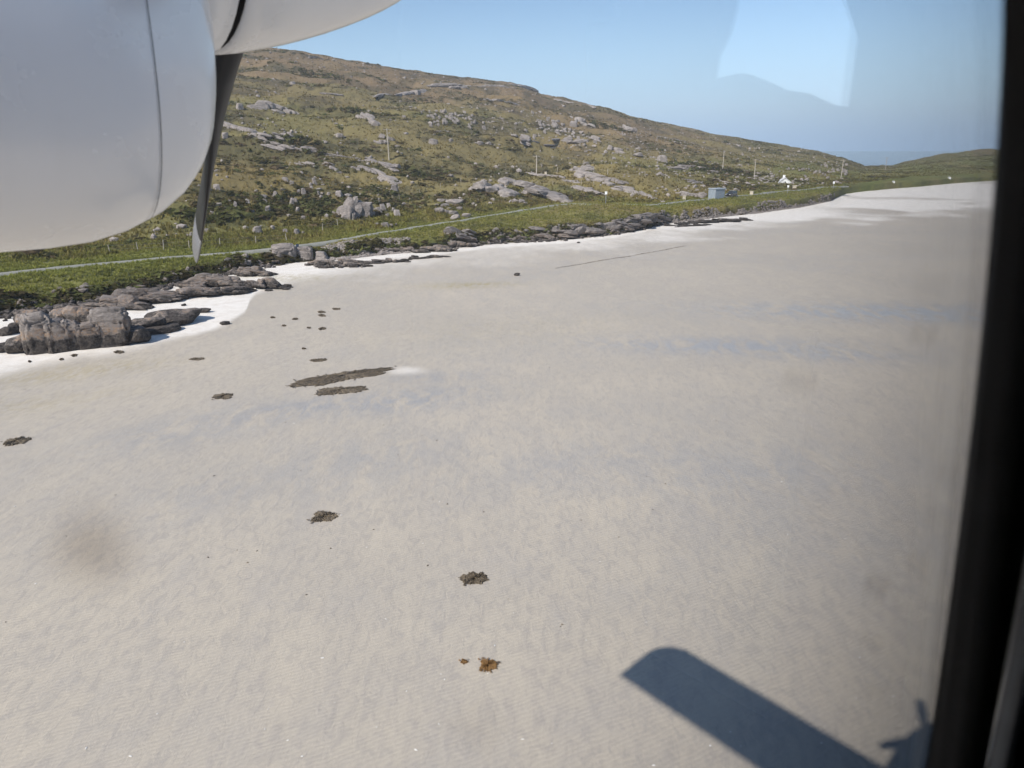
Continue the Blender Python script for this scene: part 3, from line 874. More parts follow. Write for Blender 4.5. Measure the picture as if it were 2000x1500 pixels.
# ================================================================== rocks
def mat_rock(name, shore=False, tide=1.45, dim=1.0, lichen=1.0):
    k = NT(name)
    pos = k.geo('Position')
    rnd = k.n('ShaderNodeObjectInfo').outputs['Random']
    co = k.n('ShaderNodeVectorMath'); co.operation = 'ADD'
    k.l(pos, co.inputs[0])
    cx = k.n('ShaderNodeCombineXYZ'); k.l(k.math('MULTIPLY', rnd, 40.0), cx.inputs[0]); k.l(cx.outputs[0], co.inputs[1])
    v = co.outputs[0]
    n1 = k.noise(v, 0.9, 6, 0.65, 0.3); n2 = k.noise(v, 4.5, 6, 0.7); n3 = k.noise(k.mapping(v, (1, 1, 4.5), (0.3, 0.2, 0)), 1.5, 5, 0.65)
    c = k.mix(k.ramp(n1, 0.3, 0.7), (0.155, 0.138, 0.127), (0.30, 0.27, 0.248))
    c = k.mix(k.math('MULTIPLY', k.ramp(n2, 0.52, 0.70), 0.75), c, (0.43, 0.395, 0.36))
    c = k.mix(k.math('MULTIPLY', k.ramp(n3, 0.55, 0.72), 0.7), c, (0.095, 0.088, 0.082))
    c = k.mix(k.math('MULTIPLY', k.ramp(rnd, 0.0, 1.0), 0.35), c, (0.36, 0.325, 0.295))
    if shore:
        z = k.n('ShaderNodeSeparateXYZ'); k.l(pos, z.inputs[0])
        zz = k.math('ADD', z.outputs[2], k.math('ADD', k.math('MULTIPLY', k.math('SUBTRACT', n1, 0.5), 2.0), k.math('MULTIPLY', k.math('SUBTRACT', n2, 0.5), 0.9)))
        c = k.mix(k.math('MULTIPLY', k.ramp(zz, tide - 0.1, tide + 0.2), k.math('MULTIPLY', k.ramp(zz, tide + 1.1, tide + 0.25), k.ramp(n2, 0.42, 0.6, 0.0, lichen))), c, (0.34, 0.19, 0.075))
        weed = k.mix(k.ramp(n2, 0.35, 0.65), (0.034, 0.030, 0.029), (0.12, 0.105, 0.092))
        c = k.mix(k.ramp(zz, tide + 0.22, tide - 0.3), c, weed)
    if dim != 1.0: c = k.mix(1.0, c, (dim, dim * 0.97, dim * 0.95), 'MULTIPLY')
    b = k.bump(n3, 0.8, 0.25)
    b = k.bump(n2, 0.7, 0.10, b)
    k.bsdf(c, 0.85, b, 0.2)
    return k.m
M['rock'] = mat_rock('hill_rock', False, 0, 1.05)
M['shore'] = mat_rock('shore_rock', True, 1.25, 0.92, 0.55)
M['ledge'] = mat_rock('ledge_rock', True, 0.85, 0.78, 0.35)
M['stone'] = mat_rock('pale_stone', False, 0, 1.2)
M['rubble'] = mat_rock('rubble_rock', False, 0, 0.72)

_ICO = {}
def ico(sub):
    if sub not in _ICO:
        bm = bmesh.new(); bmesh.ops.create_icosphere(bm, subdivisions=sub, radius=1.0)
        v = np.array([q.co[:] for q in bm.verts]); f = np.array([[w.index for w in q.verts] for q in bm.faces])
        bm.free(); _ICO[sub] = (v, f)
    return _ICO[sub]

def rock_mesh(name, seed, sub=3, kind='boulder'):
    rg = np.random.RandomState(seed)
    v, f = ico(sub)
    n = v.copy()
    if kind in ('boulder', 'angular', 'slab'):
        m = {'boulder': 16, 'angular': 9, 'slab': 12}[kind]
        pl = rg.normal(size=(m, 3)); pl /= np.linalg.norm(pl, axis=1)[:, None]
        off = rg.uniform(0.62, 0.95, m)
        dots = n @ pl.T
        rr = np.where(dots > 0.05, off[None, :] / np.maximum(dots, 0.05), 9.0)
        srt = np.sort(rr, axis=1)
        r = np.minimum(srt[:, 0], 1.15)
        r = r - 0.03 * np.exp(-((srt[:, 1] - srt[:, 0]) / 0.05))
        p = n * r[:, None]
        p = p * (1 + 0.10 * fbm3(n * 2.6 + seed, 4, seed)[:, None])
    elif kind == 'plate':                   # jointed block: six sides and broken corners
        ax6 = np.concatenate([np.eye(3), -np.eye(3)]) + rg.normal(0, 0.16, (6, 3))
        cut = rg.normal(size=(8, 3)); cut[:, 2] = np.abs(cut[:, 2]) * 0.7
        pl = np.concatenate([ax6, cut]); pl /= np.linalg.norm(pl, axis=1)[:, None]
        off = np.concatenate([rg.uniform(0.62, 0.85, 6), rg.uniform(0.68, 1.0, 8)])
        dots = n @ pl.T
        rr = np.where(dots > 0.05, off[None, :] / np.maximum(dots, 0.05), 9.0)
        p = n * np.minimum(rr.min(1), 1.35)[:, None]
        lay = p[:, 2] * 3.2 + 0.5 * p[:, 1] + 0.5 * fbm3(p * 1.5, 2, seed + 9)
        p = p + n * (0.05 * ((lay - np.floor(lay)) - 0.5))[:, None]
        p = p * (1 + 0.05 * fbm3(n * 3.0 + seed, 3, seed)[:, None])
    else:                                   # 'block': rounded, jointed block
        e = 0.42
        p = np.sign(n) * np.abs(n) ** e
        p /= np.linalg.norm(p, axis=1)[:, None] ** 0.25
        p *= 0.9
        p = p * (1 + 0.14 * fbm3(n * 1.7 + seed, 4, seed)[:, None])
        for (fq, dp) in (((1.3, 1.3, 2.6), 0.16), ((2.9, 2.9, 1.2), 0.10), ((5.0, 5.0, 6.0), 0.05)):
            cr = np.abs(noise3(p * np.array(fq) + seed * 0.7, seed + int(fq[0] * 3)))
            p = p - n * (dp * np.exp(-(cr / 0.07) ** 2))[:, None]
        p = p * (1 + 0.05 * fbm3(n * 6 + seed, 3, seed + 4)[:, None])
    if kind == 'slab':                      # foliated, stepped upper surface
        a = rg.uniform(0.5, 1.0)
        lay = p @ np.array([0.25, 0.55 * a, 1.0]) * 5.0 + 0.8 * fbm3(p * 2.0, 3, seed + 9)
        st = lay - np.floor(lay)
        p = p + n * (0.05 * (st - 0.5))[:, None]
        cr = np.abs(noise3(p * np.array([1.2, 3.5, 1.0]) * 1.6 + 3 * seed, seed + 3))
        p = p - n * (0.09 * np.exp(-(cr / 0.06) ** 2))[:, None]
    p = p + n * (0.025 * fbm3(n * 9.0, 3, seed + 2))[:, None]
    return mesh_from(name, p, f, sub >= 4)

PROTO = {'boulder': [rock_mesh('boulder_shape', 100 + i, 3, 'boulder') for i in range(7)],
         'angular': [rock_mesh('angular_shape', 200 + i, 3, 'plate') for i in range(10)],
         'slab': [rock_mesh('slab_shape', 300 + i, 4, 'slab') for i in range(4)],
         'block': [rock_mesh('block_shape', 400 + i, 5, 'block') for i in range(6)]}
for kk in PROTO:
    for me_ in PROTO[kk]: me_.materials.append(M['rock'])
SHOREP = {}
for kk in PROTO:
    SHOREP[kk] = []
    for me_ in PROTO[kk]:
        q_ = me_.copy(); q_.materials.clear(); q_.materials.append(M['shore']); SHOREP[kk].append(q_)
RR = random.Random(11)
def _arr(me):
    v = np.zeros(len(me.vertices) * 3); me.vertices.foreach_get('co', v)
    f = np.zeros(len(me.loops), dtype=np.int32); me.loops.foreach_get('vertex_index', f)
    return v.reshape(-1, 3), f.reshape(-1, 3)
PIECE = [_arr(rock_mesh('piece', 500 + i, 3, 'plate')) for i in range(10)]

ROCKS = []
def cluster(name, pieces, mat, label, cat, group):
    """one broken outcrop: overlapping angular pieces merged into a single body"""
    V = []; Fc = []; n = 0
    c0 = np.mean([p[0] for p in pieces], axis=0)
    for p_ in pieces: ROCKS.append((p_[0][0], p_[0][1], max(p_[2][0], p_[2][1]) * 0.8))
    for (c, R_, sz) in pieces:
        v, f = RR.choice(PIECE)
        a = RR.choice([0, 1.571, 3.142, 4.712]) + RR.uniform(-.3, .3); ca, sa = math.cos(a), math.sin(a)
        q = v.copy(); q[:, 0], q[:, 1] = v[:, 0] * ca - v[:, 1] * sa, v[:, 0] * sa + v[:, 1] * ca
        q = (q * np.array(sz)) @ np.array(R_).T + (np.array(c) - c0)
        V.append(q); Fc.append(f + n); n += len(q)
    me = mesh_from(name + '_shape', np.concatenate(V), np.concatenate(Fc))
    me.materials.append(mat)
    return add(name, me, None, None, label, cat, group, None, tuple(c0))

def frame(ax, roll=0.0):
    ax = Vector(ax).normalized()
    yv = Vector((0, 0, 1)).cross(ax).normalized(); zv = ax.cross(yv)
    m = Matrix((ax, yv, zv)).transposed()
    return m @ Matrix.Rotation(roll, 3, 'X')

def rock_at(x, y, w, h, kind, label, group=None, name='rock', cat='rock', shore=False, depth=None, lean=0.0, sink=0.3, yaw=None, big=False):
    """a rock standing at pixel (x, y = its foot), w and h in photograph pixels"""
    g = hit(x, y)
    d = math.hypot(g[0], g[1], EYE - g[2])
    W_ = w * d / F; H_ = h * d / F
    az = math.atan2(g[0], g[1])
    dep = depth if depth else max(W_ * 0.75, H_ * 0.8)
    if big:
        side = np.array([math.cos(az), -math.sin(az)]); back = np.array([math.sin(az), math.cos(az)])
        pcs = []
        n = int(7 + w * h / 260)
        for i in range(min(n, 16)):
            u = RR.uniform(-0.5, 0.5); b_ = RR.uniform(0, 1)
            top = H_ * (1 - 1.6 * abs(u) ** 2) * RR.uniform(0.55, 1.0) * (0.45 + 0.55 * b_)
            p = g[:2] + side * u * W_ + back * b_ * dep
            zg = ground(p[0], p[1]) if i % 2 else g[2]
            hz = max(top * 0.85, 0.25 * H_)
            sx = W_ * RR.uniform(0.2, 0.42)
            pcs.append(((p[0], p[1], zg + top - hz * 0.9), frame((side[0], side[1], -0.3), RR.uniform(-.45, .1)), (sx, max(dep * 0.3, sx * 0.6), hz)))
        return cluster(name, pcs, M['shore' if shore else 'rock'], label, cat, group)
    if not shore: ROCKS.append((g[0], g[1], W_ * 0.5))
    me = RR.choice((SHOREP if shore else PROTO)[kind])
    sz = H_ * (0.5 + sink * 0.5) / 0.9
    c = np.array([g[0] + math.sin(az) * dep * 0.35, g[1] + math.cos(az) * dep * 0.35])
    zc = g[2] + H_ - sz * 0.88
    yw = RR.uniform(-0.35, 0.35) if yaw is None else yaw
    if kind == 'angular': yw += RR.choice([0, 1.57, 3.14])
    return add(name, me, None, None, label, cat, group, None, (c[0], c[1], zc), (RR.uniform(-.12, .12), lean, -az + yw), (W_ * 0.58, dep * 0.58, sz))

def slab_at(x0, y0, x1, y1, th, label, group=None, name='bare_rock', proud=0.35, shore=False, cat='rock', cliff=False):
    """a stretch of bare rock on the ground between two pixels; th = its height in pixels"""
    a = hit(x0, y0); b = hit(x1, y1)
    d = math.hypot(a[0], a[1], EYE - a[2])
    ln = np.linalg.norm(b - a); lp = math.hypot(x1 - x0, y1 - y0)
    H_ = th * d / F
    ax = (b - a) / ln
    az = math.atan2((a + b)[0], (a + b)[1]); back = np.array([math.sin(az), math.cos(az)])
    dep = min(max(H_ * (1.3 if cliff else 2.4), ln * 0.12), ln * 0.7)
    pcs = []
    n = int(max(6, lp / (8.0 if cliff else 9.0) + th * 0.3))
    wide = (not cliff) and th > 20
    if wide: n = int(lp / 14) + 5
    for i in range(n):
        t = (i + RR.uniform(0, 1)) / n
        end = min(1.0, 0.35 + 3.0 * min(t, 1 - t))
        p = a + (b - a) * t
        k = RR.uniform(0, 1)
        q = p[:2] + back * k * dep * (0.9 if not cliff else 1.0)
        gz = ground(q[0], q[1])
        if cliff:
            top = H_ * end * RR.uniform(0.5, 1.0) * (0.5 + 0.5 * k)
            base = p[2]
            hz = max(0.2, top * RR.uniform(0.4, 0.6))
            sx = RR.uniform(0.6, 1.5) * max(ln / n * 1.5, H_ * 0.8); sy = RR.uniform(0.6, 1.2) * max(H_ * 0.7, 0.4)
            pcs.append(((q[0], q[1], max(base + top, gz + 0.05) - hz * 0.85), frame((ax[0], ax[1], ax[2] - 0.12), RR.uniform(-.5, .1)), (sx, sy, hz)))
        else:
            hz = max(0.14, H_ * RR.uniform(0.25, 0.5))
            sx = RR.uniform(0.7, 1.5) * ln / n * 1.7 + 0.25 * H_; sy = dep * RR.uniform(0.22, 0.45)
            if wide:
                hz = H_ * RR.uniform(0.22, 0.34); sx = ln * RR.uniform(0.14, 0.26); sy = dep * RR.uniform(0.3, 0.5)
            pcs.append(((q[0], q[1], gz + H_ * proud * RR.uniform(0.1, 0.6) * end - hz * 0.55), frame((ax[0], ax[1], ax[2] + RR.uniform(-.04, .04)), RR.uniform(-.22, .1)), (sx, sy, hz)))
    return cluster(name, pcs, M[shore if isinstance(shore, str) else 'shore' if shore else 'rock'], label, cat, group)

# --- foreground outcrop on the left: jointed blocks
FG = [(82, 690, 46, 74, 'block', 'tall jointed grey rock block with an orange lichen edge, left end of the near outcrop'),
      (118, 688, 40, 62, 'block', 'grey rock block with an orange band, second from the left in the near outcrop'),
      (146, 684, 30, 56, 'block', 'narrow upright rock block between cracks in the middle of the near outcrop'),
      (176, 681, 44, 50, 'block', 'low dark-footed rock block with rusty crown in the near outcrop'),
      (222, 676, 64, 74, 'block', 'largest domed rock block closing the right end of the near outcrop'),
      (38, 690, 46, 34, 'boulder', 'black weed covered rock at the left foot of the near outcrop'),
      (280, 652, 62, 34, 'boulder', 'low brown rock with orange crest just right of the near outcrop'),
      (345, 636, 92, 28, 'boulder', 'smooth whale-backed rock tapering onto the white sand'),
      (318, 652, 66, 14, 'boulder', 'flat black weed covered rock below the whale-backed rock'),
      (262, 672, 60, 34, 'boulder', 'dark low rock skirting the right end of the near outcrop')]
for i, (x, y, w, h, kd, lb) in enumerate(FG):
    rock_at(x, y, w * 1.0, h * 0.86, kd, lb, 'rocks of the near shore outcrop', 'shore_rock', 'rock', True, None, 0.0, 0.35, RR.uniform(-.15, .15))
for (x, y, w, h, lb) in [(52, 650, 26, 26, 'pale rounded boulder behind the left end of the near outcrop'), (30, 652, 20, 18, 'small pale boulder second from the left picture edge above the near outcrop'), (14, 656, 16, 14, 'small grey boulder at the left picture edge above the weedy rock'), (80, 624, 24, 14, 'pale pinkish boulder at the grass edge behind the near outcrop'), (125, 630, 44, 24, 'lichen spotted grey rock atop the near outcrop'), (156, 632, 36, 26, 'grey boulder with a dark hollow atop the near outcrop'), (182, 634, 34, 26, 'grey lichen spotted boulder left of the domed block'), (60, 632, 34, 20, 'grey flat boulder beside the yellow-green grass ledge'), (8, 688, 40, 12, 'flat dark rock at the left picture edge on white sand')]:
    g = hit(x, y)
    rock_at(x, y, w * 1.15, h * 1.1, 'boulder', lb, 'boulders topping the near outcrop', 'shore_rock', 'rock', True)
# --- rocky shelves along the shore
for (x0, y0, x1, y1, th, lb) in [(175, 606, 285, 606, 26, 'broken grey rock shelf right behind the near outcrop'), (225, 598, 345, 588, 36, 'jagged pale rock shelf under the dark turf edge'), (320, 590, 480, 574, 30, 'layered dark-footed rock shelf reaching out over white sand'), (365, 566, 470, 560, 30, 'smooth grey rock slab below the green bank'), (440, 562, 560, 566, 22, 'flat ribbed rock shelf ending in dark weed'), (470, 540, 530, 540, 26, 'stepped pale rock knob at the corner of the green bank'), (528, 562, 572, 562, 8, 'flat black weedy rock on the sand below the ribbed shelf'),
                                 (600, 520, 700, 516, 16, 'low rubble of grey shore rock below the shingle'), (620, 524, 720, 522, 14, 'dark weedy reef under the two square boulders'), (690, 517, 800, 512, 12, 'long low reef dark with weed below the shingle'), (790, 508, 880, 502, 9, 'tapering black reef tip on pale sand'),
                                 (705, 492, 800, 492, 12, 'pale rubble rock under the right end of the shingle'), (780, 492, 818, 492, 14, 'rounded orange tinted shore rock under the grass bank'), (810, 494, 882, 491, 18, 'dark grey shore rock ledge under the grass bank'), (850, 484, 930, 482, 20, 'cracked brown rock ledge below the turf edge'), (880, 472, 922, 476, 36, 'brown rock pillar standing out of the turf bank with shadow at its right'), (930, 478, 1010, 472, 16, 'low broken rock ledge right of the brown pillar'), (985, 474, 1060, 470, 18, 'orange streaked low cliff at the back of the beach'), (1045, 470, 1125, 466, 30, 'finely layered grey cliff in the middle of the shore'), (1110, 466, 1170, 460, 36, 'sloping pale slab cliff above the beach'), (1150, 462, 1235, 452, 30, 'ribbed grey cliff with dark foot'), (1215, 456, 1262, 446, 22, 'dark low cliff next to the notch in the shore'), (1232, 444, 1272, 436, 36, 'dark fissured crag at the notch in the shore'), (1265, 438, 1305, 434, 18, 'pinkish rounded crag right of the notch')]:
    slab_at(x0, y0, x1, y1, th * (0.72 if x0 > 840 else 0.85), lb, 'rock ledges along the shore', 'rock_ledge', 0.75, 'ledge', 'rock', True)
for (x0, y0, x1, y1, th, lb) in [(1300, 442, 1345, 440, 6, 'small dark weedy skerry at the left of the far reef'), (1330, 438, 1465, 432, 10, 'long dark weedy reef on white sand below the far rubble bank'), (1318, 444, 1390, 440, 6, 'thin dark weed covered ledge in front of the long far reef')]:
    slab_at(x0, y0, x1, y1, th, lb, 'weedy reefs on the sand', 'rock_ledge', 0.6, True, 'rock', True)
# two big squared boulders by the road
rock_at(556, 508, 44, 27, 'block', 'big square granite boulder, left of the pair below the road', None, 'boulder', 'boulder', False, None, 0.0, 0.3)
rock_at(594, 508, 36, 23, 'block', 'big square granite boulder, right of the pair below the road', None, 'boulder', 'boulder', False, None, 0.0, 0.3)
rock_at(628, 508, 36, 16, 'angular', 'broken grey rock heap just right of the two square boulders', None, 'boulder', 'boulder', False)
for (x, y, w, h, lb) in in_row([(480, 506, 13, 10), (484, 517, 14, 8), (491, 520, 8, 6), (476, 514, 9, 8)], 'the small boulders spilled left of the square boulders'):
    rock_at(x, y, w, h, 'boulder', lb, 'boulders spilled at the bank corner', 'boulder', 'boulder')
# stray rocks on the sand
for (x, y, w, h, lb) in [(398, 611, 24, 8, 'dark dome-shaped rock alone on the white sand'), (358, 598, 9, 4, 'tiny dark rock on white sand above the dome-shaped one'), (440, 635, 18, 6, 'dark low rock on the line where white sand turns grey'), (486, 572, 13, 5, 'small flat dark rock near the weedy ledge'), (526, 569, 15, 3, 'thin dark rock on the sand right of the ribbed shelf'), (1010, 539, 11, 6, 'tan stone lying alone on the open beach'), (1130, 475, 6, 3, 'dark stone on the sand below the ribbed cliff')]:
    rock_at(x, y, w, h, 'boulder', lb, None, 'shore_rock', 'rock', True)
# --- named outcrops of the hillside
HILL = [  # x, y(foot), w, h, kind, label
 (469, 214, 17, 14, 'angular', 'square pale boulder with dark shadow high on the slope beside the nacelle'),
 (436, 203, 28, 14, 'slab', 'arched grey outcrop at the nacelle edge high on the slope'),
 (440, 271, 13, 14, 'angular', 'bright upright boulder by the nacelle edge above the long slab'),
 (525, 271, 42, 17, 'slab', 'knobbly grey outcrop in mid slope right of the propeller'),
 (557, 272, 30, 16, 'angular', 'outcrop around a black hollow in mid slope'),
 (570, 291, 13, 8, 'boulder', 'round boulder sitting on the end of the long slab'),
 (520, 214, 46, 20, 'slab', 'streaky slab crag behind the propeller blade'),
 (663, 268, 18, 9, 'angular', 'small square outcrop in the middle of the dark heath'),
 (424, 372, 15, 14, 'angular', 'bright boulder right beside the round nacelle nose'),
 (503, 456, 18, 16, 'angular', 'pyramid-shaped grey boulder standing alone above the road'),
 (533, 449, 13, 9, 'angular', 'low grey boulder right of the pyramid-shaped one'),
 (594, 382, 13, 16, 'angular', 'white boulder beside a black hollow above the road'),
 (692, 432, 50, 62, 'slab', 'tall bare rock face dropping towards the road'),
 (663, 384, 19, 14, 'angular', 'tilted grey block left of the tall rock face'),
 (715, 424, 26, 30, 'slab', 'dark flank of rock at the right of the tall rock face'),
 (774, 330, 15, 10, 'boulder', 'rounded boulder at the end of the slab beneath the near pole'),
 (771, 376, 14, 18, 'angular', 'dark cleft rock at the lower end of the middle slab'),
 (1015, 396, 25, 15, 'boulder', 'rounded pale boulder at the foot of the great slab by the road'),
 (1142, 335, 31, 17, 'slab', 'pink mottled outcrop alone in a green field'),
 (1142, 246, 26, 15, 'angular', 'cluster of pale crags above the green hollow'),
 (1119, 248, 16, 12, 'angular', 'pale crag left of the cluster above the green hollow'),
 (1223, 255, 32, 16, 'slab', 'broken grey crag below the right skyline'),
 (1153, 274, 28, 11, 'slab', 'grey cliff band under the green hollow'),
 (1204, 300, 28, 13, 'slab', 'flat-topped dark-sided outcrop in mid slope right of centre'),
 (1244, 306, 18, 9, 'boulder', 'rounded grey outcrop right of the flat-topped one'),
 (1292, 318, 18, 16, 'angular', 'pale broken crag left of the dark thicket'),
 (1356, 386, 40, 18, 'slab', 'rough outcrop just left of the blue hut'),
 (868, 222, 10, 10, 'boulder', 'left one of twin pale boulders on the brown slope'),
 (880, 228, 9, 9, 'boulder', 'right one of twin pale boulders on the brown slope'),
 (813, 186, 16, 12, 'angular', 'dark upright crag end of the long ridge-side cliff'),
 (938, 284, 12, 9, 'boulder', 'left boulder of the pair in the green slope below the scree'),
 (953, 284, 12, 8, 'boulder', 'right boulder of the pair in the green slope below the scree'),
 (846, 282, 18, 12, 'angular', 'dark crag right of the near pole'),
 (750, 280, 26, 14, 'slab', 'grey crag behind the near pole'),
 (733, 246, 14, 10, 'angular', 'dark ended crag below the pale slab left of the near pole'),
 (1018, 282, 34, 10, 'slab', 'brown banded cliff left of the middle slabs'),
]
for (x, y, w, h, kd, lb) in HILL:
    rock_at(x, y, w, h * 0.85, kd, lb, None, 'outcrop' if kd == 'slab' else 'boulder', 'rock', False, None, 0.0, 0.3, None, kd == 'slab' or w > 22)
SLABS = [
 (512, 286, 582, 302, 9, 'long pale slab running down right in mid slope'),
 (590, 295, 618, 299, 6, 'short pale slab right of the round boulder'),
 (600, 297, 695, 311, 4, 'thin pale rock rib running down to the dark heath'),
 (584, 323, 614, 328, 9, 'pale flat slab in the straw-coloured grass'),
 (637, 327, 660, 335, 9, 'grey slab right of the flat one in straw-coloured grass'),
 (440, 244, 462, 253, 11, 'pale slab near the nacelle in upper mid slope'),
 (462, 252, 492, 262, 10, 'long low pale slab right of the nacelle in upper mid slope'),
 (552, 216, 578, 226, 11, 'grey slab high on the slope right of the propeller'),
 (704, 228, 732, 242, 11, 'pale slab leading down to a dark crag'),
 (712, 313, 772, 333, 11, 'long smooth slab at the foot of the near pole'),
 (695, 330, 735, 346, 9, 'pale slab left of the middle slab'),
 (732, 340, 780, 364, 13, 'long middle slab pointing at the cleft rock'),
 (925, 372, 1000, 382, 34, 'great bare slab by the road, left rounded half'),
 (985, 366, 1110, 394, 30, 'great bare slab by the road, right streaked half'),
 (1030, 339, 1092, 347, 7, 'flat pale slab at the foot of the second pole'),
 (1088, 348, 1130, 358, 8, 'grey slab right of the second pole'),
 (1125, 342, 1190, 358, 14, 'broad pink slab in the heath above the road'),
 (1150, 354, 1220, 362, 8, 'lower slab under the broad pink one'),
 (1125, 368, 1170, 382, 12, 'patchy slab left above the road sign'),
 (1200, 370, 1250, 380, 11, 'patchy slab right above the road sign'),
 (1250, 378, 1290, 392, 8, 'streaked slab low on the slope left of the bend'),
 (1335, 352, 1372, 358, 7, 'pale flat slab above the blue hut'),
 (1400, 354, 1428, 360, 6, 'pale slab above the parked car'),
 (1468, 349, 1500, 355, 6, 'pale slab at the foot of the third pole with arms'),
 (1032, 277, 1090, 278, 7, 'pale stepped slabs across the slope below the green hollow'),
 (1100, 279, 1140, 281, 8, 'grey stepped slab right of the pale stepped ones'),
 (1290, 268, 1330, 276, 7, 'pale slab rows on the right shoulder'),
 (1310, 328, 1390, 334, 9, 'rocky rib below the dark thicket'),
 (860, 392, 872, 394, 6, 'small dome slab at the top of the roadside dome field'),
 (630, 186, 665, 189, 5, 'thin pale ledge on the upper slope'),
 (606, 113, 628, 115, 4, 'thin pale ledge just below the left skyline'),
 (745, 188, 786, 183, 9, 'pale left end of the long ridge-side cliff'),
 (785, 186, 822, 178, 10, 'dark middle part of the long ridge-side cliff'),
 (840, 172, 905, 172, 9, 'upper right part of the long ridge-side cliff'),
 (905, 168, 1000, 172, 7, 'dark rocky brow under the skyline at centre'),
 (1000, 166, 1045, 178, 9, 'craggy brow on the skyline right of centre'),
 (1085, 196, 1150, 206, 8, 'dark crags on the skyline knoll'),
 (950, 196, 1000, 202, 8, 'broken pale ledges on the slope under the skyline brow'),
 (855, 257, 876, 258, 4, 'flat pale slab in the middle of the green slope')]
for (x0, y0, x1, y1, th, lb) in SLABS:
    slab_at(x0, y0, x1, y1, th, lb, None, 'bare_rock', 0.5)
for (x, y, w, h, lb) in in_row([(864, 395, 19, 6), (890, 399, 34, 9), (853, 404, 9, 6), (870, 405, 18, 7), (859, 415, 19, 9), (872, 418, 13, 8), (885, 421, 20, 9), (891, 430, 17, 12), (909, 425, 17, 9), (876, 410, 10, 5), (898, 410, 12, 6)], 'the pale dome rocks beside the road'):
    rock_at(x, y, w, h, 'boulder', lb, 'dome rocks beside the road', 'boulder', 'boulder')
for (x, y, w, h, lb) in in_row([(413, 421, 7, 9), (460, 408, 7, 13), (484, 402, 10, 12), (468, 398, 7, 8), (514, 388, 11, 8), (517, 395, 8, 6), (538, 386, 8, 12), (524, 419, 9, 16), (570, 405, 7, 16), (577, 398, 7, 11), (583, 378, 6, 7), (581, 421, 7, 17), (592, 429, 10, 7), (495, 418, 6, 8), (552, 374, 8, 6), (557, 355, 12, 9), (570, 361, 8, 8), (615, 362, 7, 13), (623, 384, 4, 11), (642, 382, 5, 7), (500, 375, 8, 4), (548, 390, 6, 5), (550, 398, 6, 6), (430, 402, 5, 5), (448, 398, 6, 7)], 'the leaning pale slabs in the bracken hollow above the road'):
    rock_at(x, y, w * 1.1, h, 'angular', lb, 'leaning slabs in the bracken hollow', 'standing_rock', 'rock', False, None, RR.uniform(0.1, 0.4))
for (x, y, w, h, lb) in in_row([(740, 417, 9, 13), (748, 412, 7, 15), (761, 410, 9, 12), (757, 424, 8, 7), (775, 424, 8, 15), (768, 414, 7, 9), (789, 404, 9, 8)], 'the tilted slabs right of the tall rock face'):
    rock_at(x, y, w, h, 'angular', lb, 'tilted slabs right of the tall rock face', 'standing_rock', 'rock', False, None, RR.uniform(0.2, 0.5))
for (x, y, w, h, lb) in in_row([(736, 441, 9, 6), (752, 443, 15, 9), (764, 443, 8, 6), (774, 441, 6, 5), (580, 458, 14, 10), (558, 455, 10, 7), (592, 458, 7, 6), (405, 453, 11, 6), (385, 451, 14, 6), (370, 463, 12, 6), (328, 464, 11, 5), (393, 471, 10, 4), (344, 460, 8, 4)], 'the pale boulders in rough grass just above the road'):
    rock_at(x, y, w, h, 'angular', lb, 'boulders just above the road', 'boulder', 'boulder')
for i in range(46):
    x = RR.gauss(885, 34); y = RR.gauss(237, 8) + (x - 885) * 0.14
    if y < 208 or y > 256: continue
    rock_at(x, y, RR.uniform(4, 8), RR.uniform(4, 7), 'angular', 'pale block of the scree patch on the brown slope', 'scree blocks on the brown slope', 'boulder', 'boulder')
for i in range(44):
    x = RR.gauss(1085, 40); y = RR.gauss(250, 14) + (x - 1085) * 0.2
    if y < 218 or y > 285 or x < 1010 or x > 1200: continue
    rock_at(x, y, RR.uniform(4, 10), RR.uniform(3, 7), 'angular', 'pale block scattered under the crags above the green hollow', 'blocks under the crags', 'boulder', 'boulder')
for i in range(30):
    x = RR.uniform(1560, 1660); y = RR.gauss(338, 9)
    rock_at(x, y, RR.uniform(3, 7), RR.uniform(3, 5), 'angular', 'pale boulder on the green slope behind the white cottage', 'boulders behind the cottage', 'boulder', 'boulder')

# --- scattered stones: the larger ones singly, the crumbs as one mass
def scatter_hill(n, rs_):
    """points on the visible slope, clustered"""
    g_ = np.random.RandomState(rs_.randrange(99999))
    m = n * 9
    ph = g_.uniform(-34, 24, m); t = g_.uniform(0.03, 0.97, m)
    r0 = itp(RD, ph) + 5; r1 = itp(RG, ph); r = r0 + (r1 - r0) * t
    X, Y = r * np.sin(np.radians(ph)), r * np.cos(np.radians(ph))
    k = fbm2(X * 0.025, Y * 0.025, 3, 81)
    ok = g_.uniform(0, 1, m) < 0.18 + 1.6 * np.maximum(0, k)
    return list(zip(X[ok][:n], Y[ok][:n], r[ok][:n]))
rs1 = random.Random(23)
MARKS = [(760, 285, 'the tallest power pole'), (1048, 322, 'the second power pole'), (692, 400, 'the tall bare rock face'), (1015, 378, 'the great bare slab by the road'), (503, 450, 'the pyramid-shaped boulder'), (800, 180, 'the long ridge-side cliff'), (885, 235, 'the scree patch'), (1142, 245, 'the crags above the green hollow'), (1396, 378, 'the blue hut'), (1533, 350, 'the white cottage'), (1385, 325, 'the dark thicket'), (525, 268, 'the knobbly outcrop behind the propeller'), (570, 180, 'the upper slope behind the spinner')]
def pixel(p):
    c, s = math.cos(PITCH), math.sin(PITCH)
    q = np.array(p) - np.array([0, 0, EYE])
    dep = q[1] * c - q[2] * s
    return CX + F * q[0] / dep, CY - F * (q[1] * s + q[2] * c) / dep
lone = {}
